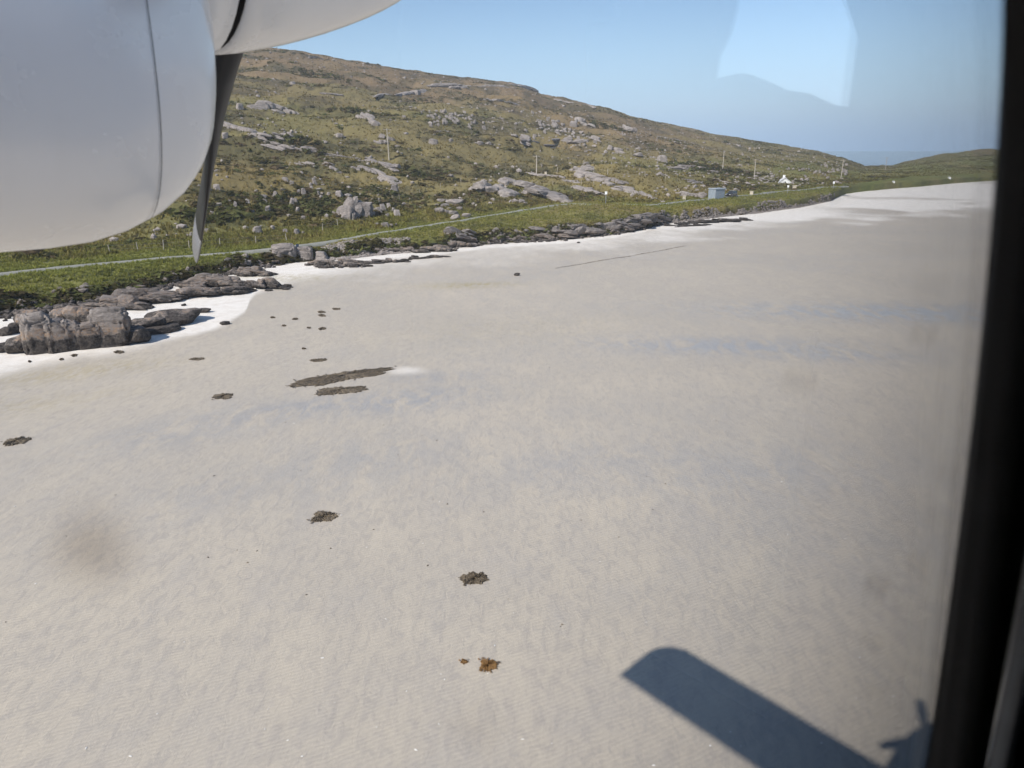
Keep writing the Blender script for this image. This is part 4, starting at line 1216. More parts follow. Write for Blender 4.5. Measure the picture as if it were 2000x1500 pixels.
for i, (X, Y, r) in enumerate(scatter_hill(70, rs1)):
    z = ground(X, Y); px, py = pixel((X, Y, z))
    if px < 425 and py < 490: continue                        # behind the nacelle
    m_ = min(MARKS, key=lambda q: math.hypot(q[0] - px, 2 * (q[1] - py)))
    dx, dy = px - m_[0], 2 * (py - m_[1])
    where = ('right of ' if dx > 0 else 'left of ') if abs(dx) > abs(dy) else ('below ' if dy > 0 else 'above ')
    lone.setdefault(where + m_[2], []).append((px, X, Y, z))
for where, lst in lone.items():
    rows = in_row(lst, 'the lone pale stones ' + where) if len(lst) > 1 else [tuple(lst[0]) + ('single lone pale stone ' + where,)]
    for (px, X, Y, z, lb) in rows:
        s_ = min(1.9, max(0.35, rs1.lognormvariate(-0.3, 0.4)))
        kd = rs1.choice(['angular', 'angular', 'boulder', 'slab'])
        add('boulder', rs1.choice(PROTO[kd]), None, None, lb, 'boulder', 'stones scattered over the open hillside', None, (X, Y, z + s_ * 0.05), (rs1.uniform(-.3, .3), rs1.uniform(-.3, .3), rs1.uniform(0, 6.3)), (s_ * rs1.uniform(0.7, 1.3), s_, s_ * (0.35 if kd == 'slab' else 0.6)))

def rubble(name, pts, seed, mat, label, cat):
    """many small angular stones as one mass: pts = (x, y, z, size)"""
    rg = np.random.RandomState(seed)
    v, f = ico(1)
    m = len(pts); P_ = np.asarray(pts)
    P_[:, 2] += surf_z(P_[:, 0], P_[:, 1])
    sc = P_[:, 3][:, None, None] * rg.uniform(0.55, 1.25, (m, 1, 3)) * np.array([1, 1, 0.75])
    jit = 1 + rg.uniform(-0.22, 0.22, (m, len(v), 1))
    a = rg.uniform(0, 6.283, m); ca, sa = np.cos(a)[:, None], np.sin(a)[:, None]
    q = v[None] * jit * sc
    x = q[..., 0] * ca - q[..., 1] * sa; y = q[..., 0] * sa + q[..., 1] * ca
    V = np.stack([x, y, q[..., 2]], -1) + P_[:, None, :3]
    Fc = (f[None] + (np.arange(m) * len(v))[:, None, None]).reshape(-1, 3)
    me = mesh_from(name, V.reshape(-1, 3), Fc)
    return add(name, me, mat, None, label, cat, None, 'stuff')
pts = []
for (X, Y, r) in scatter_hill(4200, rs1):
    s_ = min(0.9, rs1.lognormvariate(-1.2, 0.5))
    pts.append((X, Y, 0.2 * s_, s_))
rubble('hillside_stones', pts, 5, M['stone'], 'small pale stones strewn over the whole hillside', 'stones')
# shingle bank below the road and the far rubble bank
pts = []
for i in range(2600):
    x = rs1.uniform(628, 800); y = lerp(500, 478, (x - 628) / 172) + rs1.uniform(-17, 2) * (1 - 0.5 * abs(x - 700) / 100)
    d = ray(x, y); d = d / math.hypot(d[0], d[1])
    ph = math.degrees(math.atan2(d[0], d[1])); r = float(itp(SH, ph)) + rs1.uniform(-1.0, 3.6)
    X, Y = r * d[0], r * d[1]
    pts.append((X, Y, 0.04, rs1.uniform(0.10, 0.24)))
rubble('shingle', pts, 6, M['rock'], 'grey shingle bank below the road', 'shingle')
pts = []
for i in range(2200):
    x = rs1.uniform(1290, 1625)
    ph = math.degrees(math.atan2(*ray(x, 420)[:2])); r = float(itp(SH, ph)) + rs1.uniform(-1.5, 3.0) * (0.6 + 0.5 * math.sin(x * 0.045) * math.sin(x * 0.011 + 1))
    X, Y = r * math.sin(math.radians(ph)), r * math.cos(math.radians(ph))
    pts.append((X, Y, -0.03, rs1.uniform(0.12, 0.42)))
rubble('rubble_bank', pts, 7, M['rubble'], 'pinkish grey rubble bank along the far shore', 'rubble')
pts = []
for i in range(500):
    x = rs1.uniform(870, 1300)
    ph = math.degrees(math.atan2(*ray(x, 460)[:2])); r = float(itp(SH, ph)) + rs1.gauss(0.4, 0.9)
    X, Y = r * math.sin(math.radians(ph)), r * math.cos(math.radians(ph))
    pts.append((X, Y, 0.05, rs1.uniform(0.15, 0.55)))
for i in range(420):
    x = rs1.uniform(-20, 560)
    ph = math.degrees(math.atan2(*ray(x, 560)[:2])); r = float(itp(SH, ph)) + rs1.gauss(-0.2, 1.2)
    X, Y = r * math.sin(math.radians(ph)), r * math.cos(math.radians(ph))
    pts.append((X, Y, 0.05, rs1.uniform(0.12, 0.5)))
rubble('shore_stones', pts, 8, M['ledge'], 'loose dark stones at the foot of the shore bank', 'stones')

# ================================================================== vegetation
def mat_leaf(name):
    k = NT(name)
    c = k.attr('albedo', 'Color')
    n = k.noise(k.geo('Position'), 5.0, 4, 0.7)
    c = k.mix(k.ramp(n, 0.3, 0.7), k.mix(1.0, c, (0.7, 0.7, 0.7), 'MULTIPLY'), k.mix(1.0, c, (1.35, 1.3, 1.2), 'MULTIPLY'))
    d_ = k.n('ShaderNodeBsdfDiffuse'); k.l(c, d_.inputs[0])
    t_ = k.n('ShaderNodeBsdfTranslucent'); k.l(k.mix(1.0, c, (1.1, 1.15, 0.8), 'MULTIPLY'), t_.inputs[0])
    x_ = k.n('ShaderNodeMixShader'); x_.inputs[0].default_value = 0.42
    k.l(d_.outputs[0], x_.inputs[1]); k.l(t_.outputs[0], x_.inputs[2]); k.l(x_.outputs[0], k.out.inputs[0])
    return k.m
M['leaf'] = mat_leaf('grass_and_heather')

def tussocks(name, X, Y, size, seed, label, tint=None, blades=7, gain=1.0):
    """grass tufts: fans of bent blades, one mass"""
    g = np.random.RandomState(seed)
    m = len(X); Z = surf_z(X, Y)
    a = g.uniform(0, 6.283, (m, blades)); ln = size[:, None] * g.uniform(0.6, 1.2, (m, blades)); wd = size[:, None] * g.uniform(0.16, 0.30, (m, blades))
    lean = g.uniform(0.15, 0.85, (m, blades))
    ox = g.normal(0, 0.22, (m, blades)) * size[:, None]; oy = g.normal(0, 0.22, (m, blades)) * size[:, None]
    bx, by = X[:, None] + ox, Y[:, None] + oy; bz = np.repeat(Z[:, None], blades, 1) - 0.04
    cx, sx = np.cos(a), np.sin(a)
    p0 = np.stack([bx - sx * wd, by + cx * wd, bz], -1); p1 = np.stack([bx + sx * wd, by - cx * wd, bz], -1)
    p2 = np.stack([bx + cx * ln * lean, by + sx * ln * lean, bz + ln * np.sqrt(1 - lean ** 2 * 0.8)], -1)
    V = np.stack([p0, p1, p2], 2).reshape(-1, 3)
    me = mesh_from(name, V, np.arange(len(V)).reshape(-1, 3))
    col = veg_color(X, Y) * g.uniform(0.75, 1.35, (m, 1)) * gain
    if tint is not None: col = col * (1 - tint[1]) + np.array(tint[0]) * tint[1] * g.uniform(0.7, 1.4, (m, 1))
    set_attr(me, 'albedo', np.repeat(col, blades * 3, 0), 'FLOAT_COLOR')
    return add(name, me, M['leaf'], None, label, 'grass', None, 'stuff')

def domes(name, X, Y, size, seed, label, cols, cat, flat=0.5):
    """low bushes: crumpled domes built of small tilted faces, one mass"""
    g = np.random.RandomState(seed)
    v, f = ico(1)
    m = len(X); Z = surf_z(X, Y)
    fv = v[f]                                                  # faces x 3 x 3
    up = fv[:, :, 2].mean(1) > -0.25
    fv = fv[up]
    nf = len(fv)
    jit = g.normal(0, 0.17, (m, nf, 1, 3)) + g.normal(0, 0.16, (m, nf, 3, 3))
    sc = size[:, None, None, None] * np.stack([g.uniform(0.7, 1.5, m), g.uniform(0.7, 1.5, m), g.uniform(0.7, 1.2, m) * flat], -1)[:, None, None, :]
    q = (fv[None] + jit) * sc
    q = q + np.stack([X, Y, Z], -1)[:, None, None, :]
    V = q.reshape(-1, 3)
    me = mesh_from(name, V, np.arange(len(V)).reshape(-1, 3))
    cc = np.array(cols)[g.randint(0, len(cols), m)] * g.uniform(0.7, 1.35, (m, 1))
    fc = np.repeat(cc[:, None], nf, 1) * g.uniform(0.7, 1.35, (m, nf, 1))
    set_attr(me, 'albedo', np.repeat(fc.reshape(-1, 3), 3, 0), 'FLOAT_COLOR')
    return add(name, me, M['leaf'], None, label, cat, None, 'stuff')

gv = np.random.RandomState(77)
def pol(ph, r): return r * np.sin(np.radians(ph)), r * np.cos(np.radians(ph))
# turf of the bank, between beach and road and just above it
n = 34000
ph = gv.uniform(-37, 24, n); rs_ = itp(SH, ph); rr_ = itp(RD, ph)
r = rs_ + 0.8 + (rr_ + 14 - rs_) * gv.uniform(0, 1, n) ** 0.9
ok = np.abs(r - rr_) > 0.95
X, Y = pol(ph[ok], r[ok])
tussocks('bank_grass', X, Y, gv.uniform(0.14, 0.42, len(X)), 1, 'rough grass on the bank between beach and road', ((0.27, 0.27, 0.08), 0.45), 7, 1.3)
# tussocks on the open slope
n = 42000
ph = gv.uniform(-35, 37, n); rr_ = itp(RD, ph); rg_ = itp(RG, ph)
r = rr_ + 6 + (rg_ - rr_ - 8) * gv.uniform(0, 1, n) ** 1.25
X, Y = pol(ph, r)
tussocks('moor_grass', X, Y, gv.uniform(0.3, 0.75, n), 2, 'straw-coloured moor grass over the hillside', ((0.25, 0.19, 0.075), 0.3), 5)
# tufts that grow up against the rocks
rk = np.array(ROCKS); rk = np.repeat(rk, 7, 0); n = len(rk)
an = gv.uniform(0, 6.283, n); rd_ = rk[:, 2] * gv.uniform(0.55, 1.25, n)
X, Y = rk[:, 0] + np.cos(an) * rd_, rk[:, 1] + np.sin(an) * rd_
ph_, r_ = polar(X, Y)
ok = (r_ > itp(SH, ph_) + 1.5) & (np.abs(r_ - itp(RD, ph_)) > 1.6)
tussocks('rockside_grass', X[ok], Y[ok], gv.uniform(0.25, 0.6, int(ok.sum())), 8, 'grass growing up against the hillside rocks', ((0.17, 0.15, 0.055), 0.35), 6)
# heather and bracken clumps gather in bands
n = 52000
ph = gv.uniform(-35, 36, n); rr_ = itp(RD, ph); rg_ = itp(RG, ph)
r = rr_ + 7 + (rg_ - rr_ - 9) * gv.uniform(0, 1, n) ** 1.1
X, Y = pol(ph, r)
xr_ = X * 0.94 + Y * 0.34; yr_ = -X * 0.34 + Y * 0.94
kk_ = fbm2(xr_ * 0.03, yr_ * 0.09, 3, 91) + 0.4 * fbm2(X * 0.25, Y * 0.25, 2, 92)
ok = kk_ > 0.20
X, Y = X[ok][:10500], Y[ok][:10500]
domes('heather', X, Y, gv.lognormal(-0.85, 0.4, len(X)), 3, 'dark heather and bracken clumps in bands across the hillside', [(0.085, 0.075, 0.038), (0.11, 0.10, 0.045), (0.12, 0.09, 0.055), (0.10, 0.11, 0.045)], 'heather', 0.55)
# bracken in the hollow above the road
ctr = [hit(x, y) for (x, y) in [(440, 410), (480, 405), (520, 400), (560, 400), (600, 395), (640, 400), (660, 412), (745, 395), (760, 380), (790, 410), (840, 345), (700, 385), (400, 420), (590, 410), (1360, 328), (1375, 328), (1390, 330), (1405, 332), (1420, 332), (1345, 324), (1200, 250), (1190, 252), (700, 215), (625, 152), (640, 150), (560, 270), (830, 200)]]
X = np.concatenate([gv.normal(c[0], 0.022 * math.hypot(c[0], c[1]), 60) for c in ctr]); Y = np.concatenate([gv.normal(c[1], 1.6, 60) for c in ctr])
domes('bracken', X, Y, gv.lognormal(-0.55, 0.35, len(X)), 4, 'dark bracken in the hollows above the road', [(0.07, 0.072, 0.03), (0.095, 0.10, 0.04), (0.105, 0.085, 0.045)], 'bracken', 0.8)
# dark turf edge hanging over the beach rocks
n = 2600
ph = gv.uniform(-37, 12, n); r = itp(SH, ph) + gv.normal(1.3, 0.5, n)
X, Y = pol(ph, r)
domes('turf_edge', X, Y, gv.lognormal(-1.15, 0.35, n), 5, 'dark ragged turf edge above the beach rocks', [(0.06, 0.05, 0.03), (0.08, 0.072, 0.034), (0.12, 0.13, 0.05)], 'turf', 0.7)

# ================================================================== seaweed on the sand
def mat_weed():
    k = NT('seaweed')
    rnd = k.n('ShaderNodeObjectInfo').outputs['Random']
    n = k.noise(k.geo('Position'), 7.0, 6, 0.7)
    c = k.mix(k.ramp(n, 0.35, 0.68), (0.055, 0.043, 0.030), (0.165, 0.125, 0.078))
    k.bsdf(c, 0.55, k.bump(n, 0.9, 0.06), 0.4)
    return k.m
M['weed'] = mat_weed()
def mat_kelp():
    k = NT('dry_kelp')
    n = k.noise(k.geo('Position'), 9.0, 6, 0.7)
    c = k.mix(k.ramp(n, 0.35, 0.68), (0.12, 0.06, 0.02), (0.33, 0.19, 0.07))
    k.bsdf(c, 0.6, k.bump(n, 0.9, 0.05), 0.35)
    return k.m
M['kelp'] = mat_kelp()
def weed_patch(x0, y0, x1, y1, th, label, mat='weed', group=None, fine=1.0):
    """a flat heap of weed; ends of its long axis in pixels, th its thickness in pixels"""
    rg = np.random.RandomState(int(x0 * 7 + y0))
    a = np.array(hit(x0, y0)); b = np.array(hit(x1, y1)); c = (a + b) / 2
    L2 = np.linalg.norm((b - a)[:2]) / 2
    d = math.hypot(c[0], c[1], EYE)
    wid = th * d / F / (EYE / d) / 2
    ux = (b - a)[:2] / (2 * L2); uy = np.array([-ux[1], ux[0]])
    nr, na = 12, 84
    t = np.linspace(0, 2 * math.pi, na, endpoint=False)
    out = 1 + 0.30 * fbm2(np.cos(t) * 1.6 + rg.uniform(0, 50), np.sin(t) * 1.6, 3, 5) * 1.5 + 0.12 * rg.uniform(-1, 1, na)
    V = [(0, 0, 0.1)]
    for i in range(1, nr + 1):
        q = i / nr
        for j in range(na):
            xx, yy = math.cos(t[j]) * q * out[j] * L2, math.sin(t[j]) * q * out[j] * wid
            hz = 0.09 * (1 - q ** 3) * min(1.0, wid) + 0.045 * rg.uniform(-0.7, 1) * (1 if i < nr else 0)
            if i == nr: hz = -0.03
            V.append((ux[0] * xx + uy[0] * yy, ux[1] * xx + uy[1] * yy, hz + 0.02))
    Fc = [(0, 1 + j, 1 + (j + 1) % na) for j in range(na)]
    for i in range(1, nr):
        o1, o2 = 1 + (i - 1) * na, 1 + i * na
        for j in range(na):
            k = (j + 1) % na
            Fc.append((o1 + j, o2 + j, o2 + k)); Fc.append((o1 + j, o2 + k, o1 + k))
    # ragged fronds round the rim and over the heap
    nf = int(80 * fine * min(2.5, max(0.6, L2)))
    for j in range(nf):
        aa = rg.uniform(0, 6.283); q = rg.uniform(0.6, 1.06)
        o_ = np.interp(aa, t, out)
        px, py = math.cos(aa) * q * o_ * L2, math.sin(aa) * q * o_ * wid
        an = rg.uniform(0, 6.283); l_ = rg.uniform(0.12, 0.35) * min(1.0, 0.4 + L2 * 0.4)
        tri = [(px, py), (px + math.cos(an) * l_, py + math.sin(an) * l_), (px + math.cos(an + .5) * l_ * .7, py + math.sin(an + .5) * l_ * .7)]
        n0 = len(V)
        for (xx, yy), hz in zip(tri, (0.05, 0.03 + rg.uniform(0, .03), 0.025)):
            V.append((ux[0] * xx + uy[0] * yy, ux[1] * xx + uy[1] * yy, hz))
        Fc.append((n0, n0 + 1, n0 + 2))
    me = mesh_from('seaweed_patch', np.array(V), np.array(Fc))
    return add('seaweed_patch', me, M[mat], None, label, 'seaweed', group, None, (c[0], c[1], ground(c[0], c[1])))
WEED = [(582, 752, 764, 720, 17, 'largest long dark seaweed bed on the open sand'), (614, 769, 718, 759, 13, 'second dark seaweed bed just below the largest one'), (416, 777, 458, 773, 9, 'small dark seaweed heap left of the two large beds'), (606, 706, 640, 703, 5, 'thin dark seaweed strip above the largest bed'), (372, 703, 400, 701, 4, 'thin dark seaweed strip near the white sand at left'), (4, 868, 58, 859, 10, 'elongated seaweed strip at the left picture edge'), (608, 1015, 658, 1007, 20, 'dark oval seaweed heap in mid beach'), (901, 1136, 952, 1130, 22, 'brown seaweed heap right of the dark oval one')]
for q in WEED: weed_patch(*q)
weed_patch(936, 1304, 971, 1299, 18, 'orange brown kelp heap nearest the camera', 'kelp')
weed_patch(900, 1297, 913, 1294, 6, 'tiny orange kelp scrap left of the nearest kelp heap', 'kelp', None, 0.2)
for q in in_row([(620, 611, 634, 609, 4), (649, 605, 663, 603, 4), (622, 617, 635, 616, 5), (571, 624, 583, 623, 3), (551, 637, 558, 636, 3), (600, 641, 607, 640, 3), (622, 643, 638, 642, 5), (590, 682, 597, 681, 3), (528, 621, 537, 620, 3)], 'the small dark weed tufts dotted above the seaweed beds'):
    weed_patch(*q[:5], q[5], 'weed', 'small weed tufts above the seaweed beds', 0.4)
for q in in_row([(222, 689, 242, 687, 5), (140, 695, 151, 694, 4), (116, 703, 124, 702, 3), (55, 707, 61, 706, 3), (226, 672, 236, 671, 4)], 'the weed scraps on white sand below the near outcrop'):
    weed_patch(*q[:5], q[5], 'weed', 'weed scraps below the near outcrop', 0.4)
# thin strand line of weed across the pale beach
def strand():
    rg = np.random.RandomState(3)
    P_ = [hit(x, y) for x, y in [(1085, 524), (1130, 517), (1180, 508), (1230, 501), (1290, 490), (1340, 480)]]
    V = []; Fc = []
    for i in range(700):
        k = rg.randint(0, len(P_) - 1); t = rg.uniform()
        p = P_[k] * (1 - t) + P_[k + 1] * t
        x, y = p[0] + rg.normal(0, 0.06), p[1] + rg.normal(0, 0.08)
        a = rg.uniform(0, 6.28); l_ = rg.uniform(0.08, 0.2)
        n0 = len(V)
        z = ground(x, y) if i % 3 == 0 else z
        V += [(x, y, z + 0.02), (x + math.cos(a) * l_, y + math.sin(a) * l_, z + 0.05), (x + math.cos(a + .7) * l_, y + math.sin(a + .7) * l_, z + 0.02)]
        Fc.append((n0, n0 + 1, n0 + 2))
    me = mesh_from('weed_strand_line', np.array(V), np.array(Fc))
    add('weed_strand_line', me, M['weed'], None, 'thin dark weed line drawn across the pale upper beach', 'seaweed')
strand()
def crumbs(name, n, mat, seed, lo, hi, label, cat, box, tall=0.5):
    rg = np.random.RandomState(seed)
    out = []
    v, f = ico(1)
    x = rg.uniform(box[0], box[2], n); y = rg.uniform(box[1], box[3], n)
    V = []; Fc = []
    for i in range(n):
        d = ray(x[i], y[i]); t = -EYE / d[2]
        p = d * t
        s_ = rg.uniform(lo, hi)
        q = v * np.array([s_ * rg.uniform(0.7, 1.6), s_ * 0.6, s_ * tall * 0.5]) * (1 + rg.uniform(-.25, .25, (len(v), 1)))
        a = rg.uniform(0, 6.28); q = np.stack([q[:, 0] * math.cos(a) - q[:, 1] * math.sin(a), q[:, 0] * math.sin(a) + q[:, 1] * math.cos(a), q[:, 2]], -1)
        V.append(q + np.array([p[0], p[1], 0])); Fc.append(f + i * len(v))
    V = np.concatenate(V); c = V.reshape(n, -1, 3).mean(1)
    V[:, 2] += np.repeat(surf_z(c[:, 0], c[:, 1]), len(v)) + 0.01
    add(name, mesh_from(name, V, np.concatenate(Fc)), mat, None, label, cat, None, 'stuff')
M['shell'] = plain('shell_white', (0.70, 0.67, 0.62), 0.5)
crumbs('shells', 120, M['shell'], 31, 0.018, 0.042, 'white shells dotted over the wet sand', 'shells', (0, 640, 1850, 1500))
crumbs('weed_crumbs', 70, M['weed'], 32, 0.015, 0.05, 'tiny dark weed crumbs dotted over the sand', 'seaweed', (0, 560, 1400, 1250), 0.8)

# ================================================================== things people built
M['wood'] = plain('weathered_wood', (0.33, 0.29, 0.23), 0.85, 0.2, 8.0)
M['wood_pale'] = plain('pale_post_wood', (0.42, 0.37, 0.30), 0.85, 0.2, 8.0)
M['steel'] = plain('galvanised_steel', (0.35, 0.36, 0.37), 0.5, 0.1)
M['ceramic'] = plain('insulator_brown', (0.10, 0.06, 0.04), 0.3)
def pole(x, y, hpx, label, arm=True, lean=0.0):
    g = hit(x, y); d = math.hypot(g[0], g[1])
    H_ = hpx * d / F
    o = add('power_pole', None, None, None, label, 'power pole', 'power poles along the hillside', None, (g[0], g[1], g[2] - 0.2), (0, lean, -math.atan2(g[0], g[1]) + 0.25))
    mb = MB().tube((0, 0, 0), (0, 0, H_ + 0.2), 0.17, 0.12, 10); add('pole', mb.mesh('pole'), M['wood_pale'], o)
    if arm:
        add('crossarm', MB().box((0, 0.12, H_ - 0.1), (1.9, 0.13, 0.14)).mesh('crossarm'), M['wood_pale'], o)
        for k in (-0.85, 0.85):
            add('insulator', MB().tube((k, 0.12, H_ - 0.03), (k, 0.12, H_ + 0.24), 0.06, 0.04, 8).mesh('insulator'), M['ceramic'], o)
    return o
pole(760, 313, 55, 'tallest power pole with a crossarm standing on the near slab', True, -0.02)
pole(1048, 339, 33, 'power pole with a faint crossarm at the foot of the long pale slab')
pole(1411, 335, 33, 'bare power pole just above the blue hut', False)
pole(1473, 346, 31, 'power pole with crossarm between the bare pole and the white cottage')
pole(1642, 352, 34, 'faint power pole right of the white cottage')
pole(1729, 332, 20, 'tiny distant power pole in the saddle')

# fences: posts and wires
_post = MB().tube((0, 0, -0.2), (0, 0, 1.15), 0.06, 0.05, 6).mesh('fence_post'); _post.materials.append(M['wood_pale'])
def fence(px, label, step=3.0, scale=1.0):
    P_ = [hit(x, y) for x, y in px]
    Q = []
    for a, b in zip(P_[:-1], P_[1:]):
        m = max(1, int(np.linalg.norm((b - a)[:2]) / step))
        for i in range(m): Q.append(a + (b - a) * i / m)
    Q.append(P_[-1])
    Q = [np.array([q[0], q[1], ground(q[0], q[1])]) for q in Q]
    o = add('fence', None, None, None, label, 'fence', None, None, tuple(Q[0]))
    for q in Q:
        add('post', _post, None, o, None, None, None, None, tuple(q - Q[0]), (RR.uniform(-.08, .08), RR.uniform(-.08, .08), 0), (scale, scale, scale * RR.uniform(0.85, 1.15)))
    for hz in (0.45, 0.9):
        mb = MB()
        for a, b in zip(Q[:-1], Q[1:]):
            mb.tube(tuple(a - Q[0] + np.array([0, 0, hz * scale])), tuple(b - Q[0] + np.array([0, 0, hz * scale])), 0.006, None, 4)
        add('wire', mb.mesh('wire'), M['steel'], o)
fence([(630, 452), (660, 442), (690, 432), (714, 412), (741, 398), (780, 390), (820, 381), (860, 367), (900, 358)], 'post and wire fence climbing the slope right of the tall rock face', 4.0)
fence([(955, 357), (1003, 361), (1040, 362), (1080, 362), (1135, 361), (1160, 362)], 'post and wire fence above the great bare slab', 4.5)
fence([(1088, 339), (1125, 340), (1160, 340), (1187, 342), (1260, 346), (1300, 350)], 'post and wire fence along the upper edge of the pink slabs', 8.0, 1.3)
fence([(215, 494), (270, 492), (320, 489), (370, 486), (430, 482), (500, 476), (560, 472)], 'post and wire fence beside the road below the nacelle', 4.0)

# blue roadside post
o = add('marker_post', None, None, None, 'dark blue marker post beside the road above the square boulders', 'post', None, None, tuple(hit(582, 492)))
M['blue_paint'] = plain('dark_blue_paint', (0.02, 0.035, 0.07), 0.5)
add('post', MB().box((0, 0, 0.45), (0.28, 0.2, 0.95)).mesh('post'), M['blue_paint'], o)
add('cap', MB().box((0, 0, 0.95), (0.33, 0.25, 0.06)).mesh('cap'), M['blue_paint'], o)

# passing-place signs
M['white_sign'] = plain('white_sign_face', (0.82, 0.82, 0.80), 0.4, 0.04)
def sign(x, y, hpx, label, spx=5):
    g = hit(x, y); d = math.hypot(g[0], g[1]); H_ = hpx * d / F; s_ = spx * d / F
    o = add('road_sign', None, None, None, label, 'road sign', 'white square passing place signs', None, tuple(g), (0, 0, -math.atan2(g[0], g[1])))
    add('post', MB().tube((0, 0, -0.1), (0, 0, H_), 0.055, None, 8).mesh('post'), M['steel'], o)
    add('sign_plate', MB().box((0, -0.08, H_ - s_ / 2), (s_, 0.04, s_ * 1.15)).mesh('sign_plate'), M['white_sign'], o)
    add('bracket', MB().box((0, -0.05, H_ - s_ / 2), (0.1, 0.05, 0.12)).mesh('bracket'), M['steel'], o)
sign(1183, 398, 22, 'white square road sign on a post at the bend, nearest of all', 4.5)
sign(1538, 377, 13, 'small white road sign on a post below the white cottage', 3.2)
sign(1627, 369, 12, 'tiny white road sign where the road meets the far rubble bank', 3.0)

# cream stone marker blocks by the road
M['cream'] = plain('cream_stone', (0.52, 0.45, 0.34), 0.8, 0.25, 4.0)
def block(x, y, w, h, label):
    g = hit(x, y); d = math.hypot(g[0], g[1]); W_, H_ = w * d / F, h * d / F
    o = add('marker_stone', None, None, None, label, 'marker stone', 'cream marker stones by the road', None, tuple(g), (0, 0, -math.atan2(g[0], g[1]) + RR.uniform(-.3, .3)))
    add('shaft', MB().box((0, 0, H_ * 0.44), (W_, W_ * 0.7, H_ * 0.95)).mesh('shaft'), M['cream'], o)
    add('cap', MB().box((0, 0, H_ * 0.95), (W_ * 1.15, W_ * 0.85, H_ * 0.1)).mesh('cap'), M['cream'], o)
block(1336, 390, 5, 7, 'cream marker stone by the road left of the blue hut')
block(1468, 381, 6, 7, 'cream marker stone by the road right of the parked car')
block(1551, 371, 6, 8, 'cream marker stone by the road under the white cottage')
block(1066, 341, 4, 5, 'tiny cream marker stone beside the second pole')

# blue-grey hut
def mat_sheet(name, col):
    k = NT(name)
    co = k.coord('Object')
    n = k.noise(k.mapping(co, (3, 3, 0.6)), 1.4, 5, 0.6)
    c = k.mix(k.ramp(n, 0.3, 0.7), col, tuple(q * 0.8 for q in col))
    k.bsdf(c, 0.55, None, 0.4)
    return k.m
M['hut'] = mat_sheet('blue_grey_sheet', (0.33, 0.375, 0.41))
M['hut_door'] = mat_sheet('blue_grey_door', (0.25, 0.295, 0.34))
M['hut_roof'] = mat_sheet('grey_roof_sheet', (0.42, 0.46, 0.50))
def hut():
    g = hit(1396, 389); d = math.hypot(g[0], g[1]); k = d / F
    az = math.atan2(g[0], g[1])
    a, b, H_ = 19 * k, 22 * k, 18.5 * k                    # near corner at the origin, two walls run back from it
    o = add('hut', None, None, None, 'small flat-roofed blue-grey hut beside the road', 'hut', None, None, (g[0], g[1], g[2] - 0.1), (0, 0, -az + math.radians(40)))
    # x runs along the right (door) wall, y along the left wall
    add('wall', MB().box((b / 2, a / 2, H_ / 2), (b, a, H_)).mesh('wall'), M['hut'], o)
    ro = add('roof', MB().prism([(-0.15, H_ - 0.02), (b + 0.15, H_ - 0.02), (b + 0.15, H_ + 0.16), (-0.15, H_ + 0.10)], 'y', -0.15, a + 0.15).mesh('roof'), M['hut_roof'], o)
    add('fascia', MB().box((b / 2, -0.17, H_ + 0.0), (b + 0.3, 0.04, 0.2)).mesh('fascia'), M['hut_door'], ro)
    for k_ in range(2):
        x = b * (0.28 + 0.44 * k_)
        dr = add('door', MB().box((x, -0.03, H_ * 0.45), (b * 0.40, 0.06, H_ * 0.86)).mesh('door'), M['hut_door'], o)
        add('handle', MB().box((x + b * 0.15 * (1 - 2 * k_), -0.09, H_ * 0.45), (0.06, 0.06, 0.25)).mesh('handle'), M['steel'], dr)
    for i in range(9):
        add('rib', MB().box((-0.02, a * (i + 0.5) / 9, H_ / 2), (0.05, 0.07, H_ * 0.97)).mesh('rib'), M['hut'], o)
    add('corner_trim', MB().box((0, 0, H_ / 2), (0.12, 0.12, H_ * 0.99)).mesh('corner_trim'), M['hut_roof'], o)
hut()

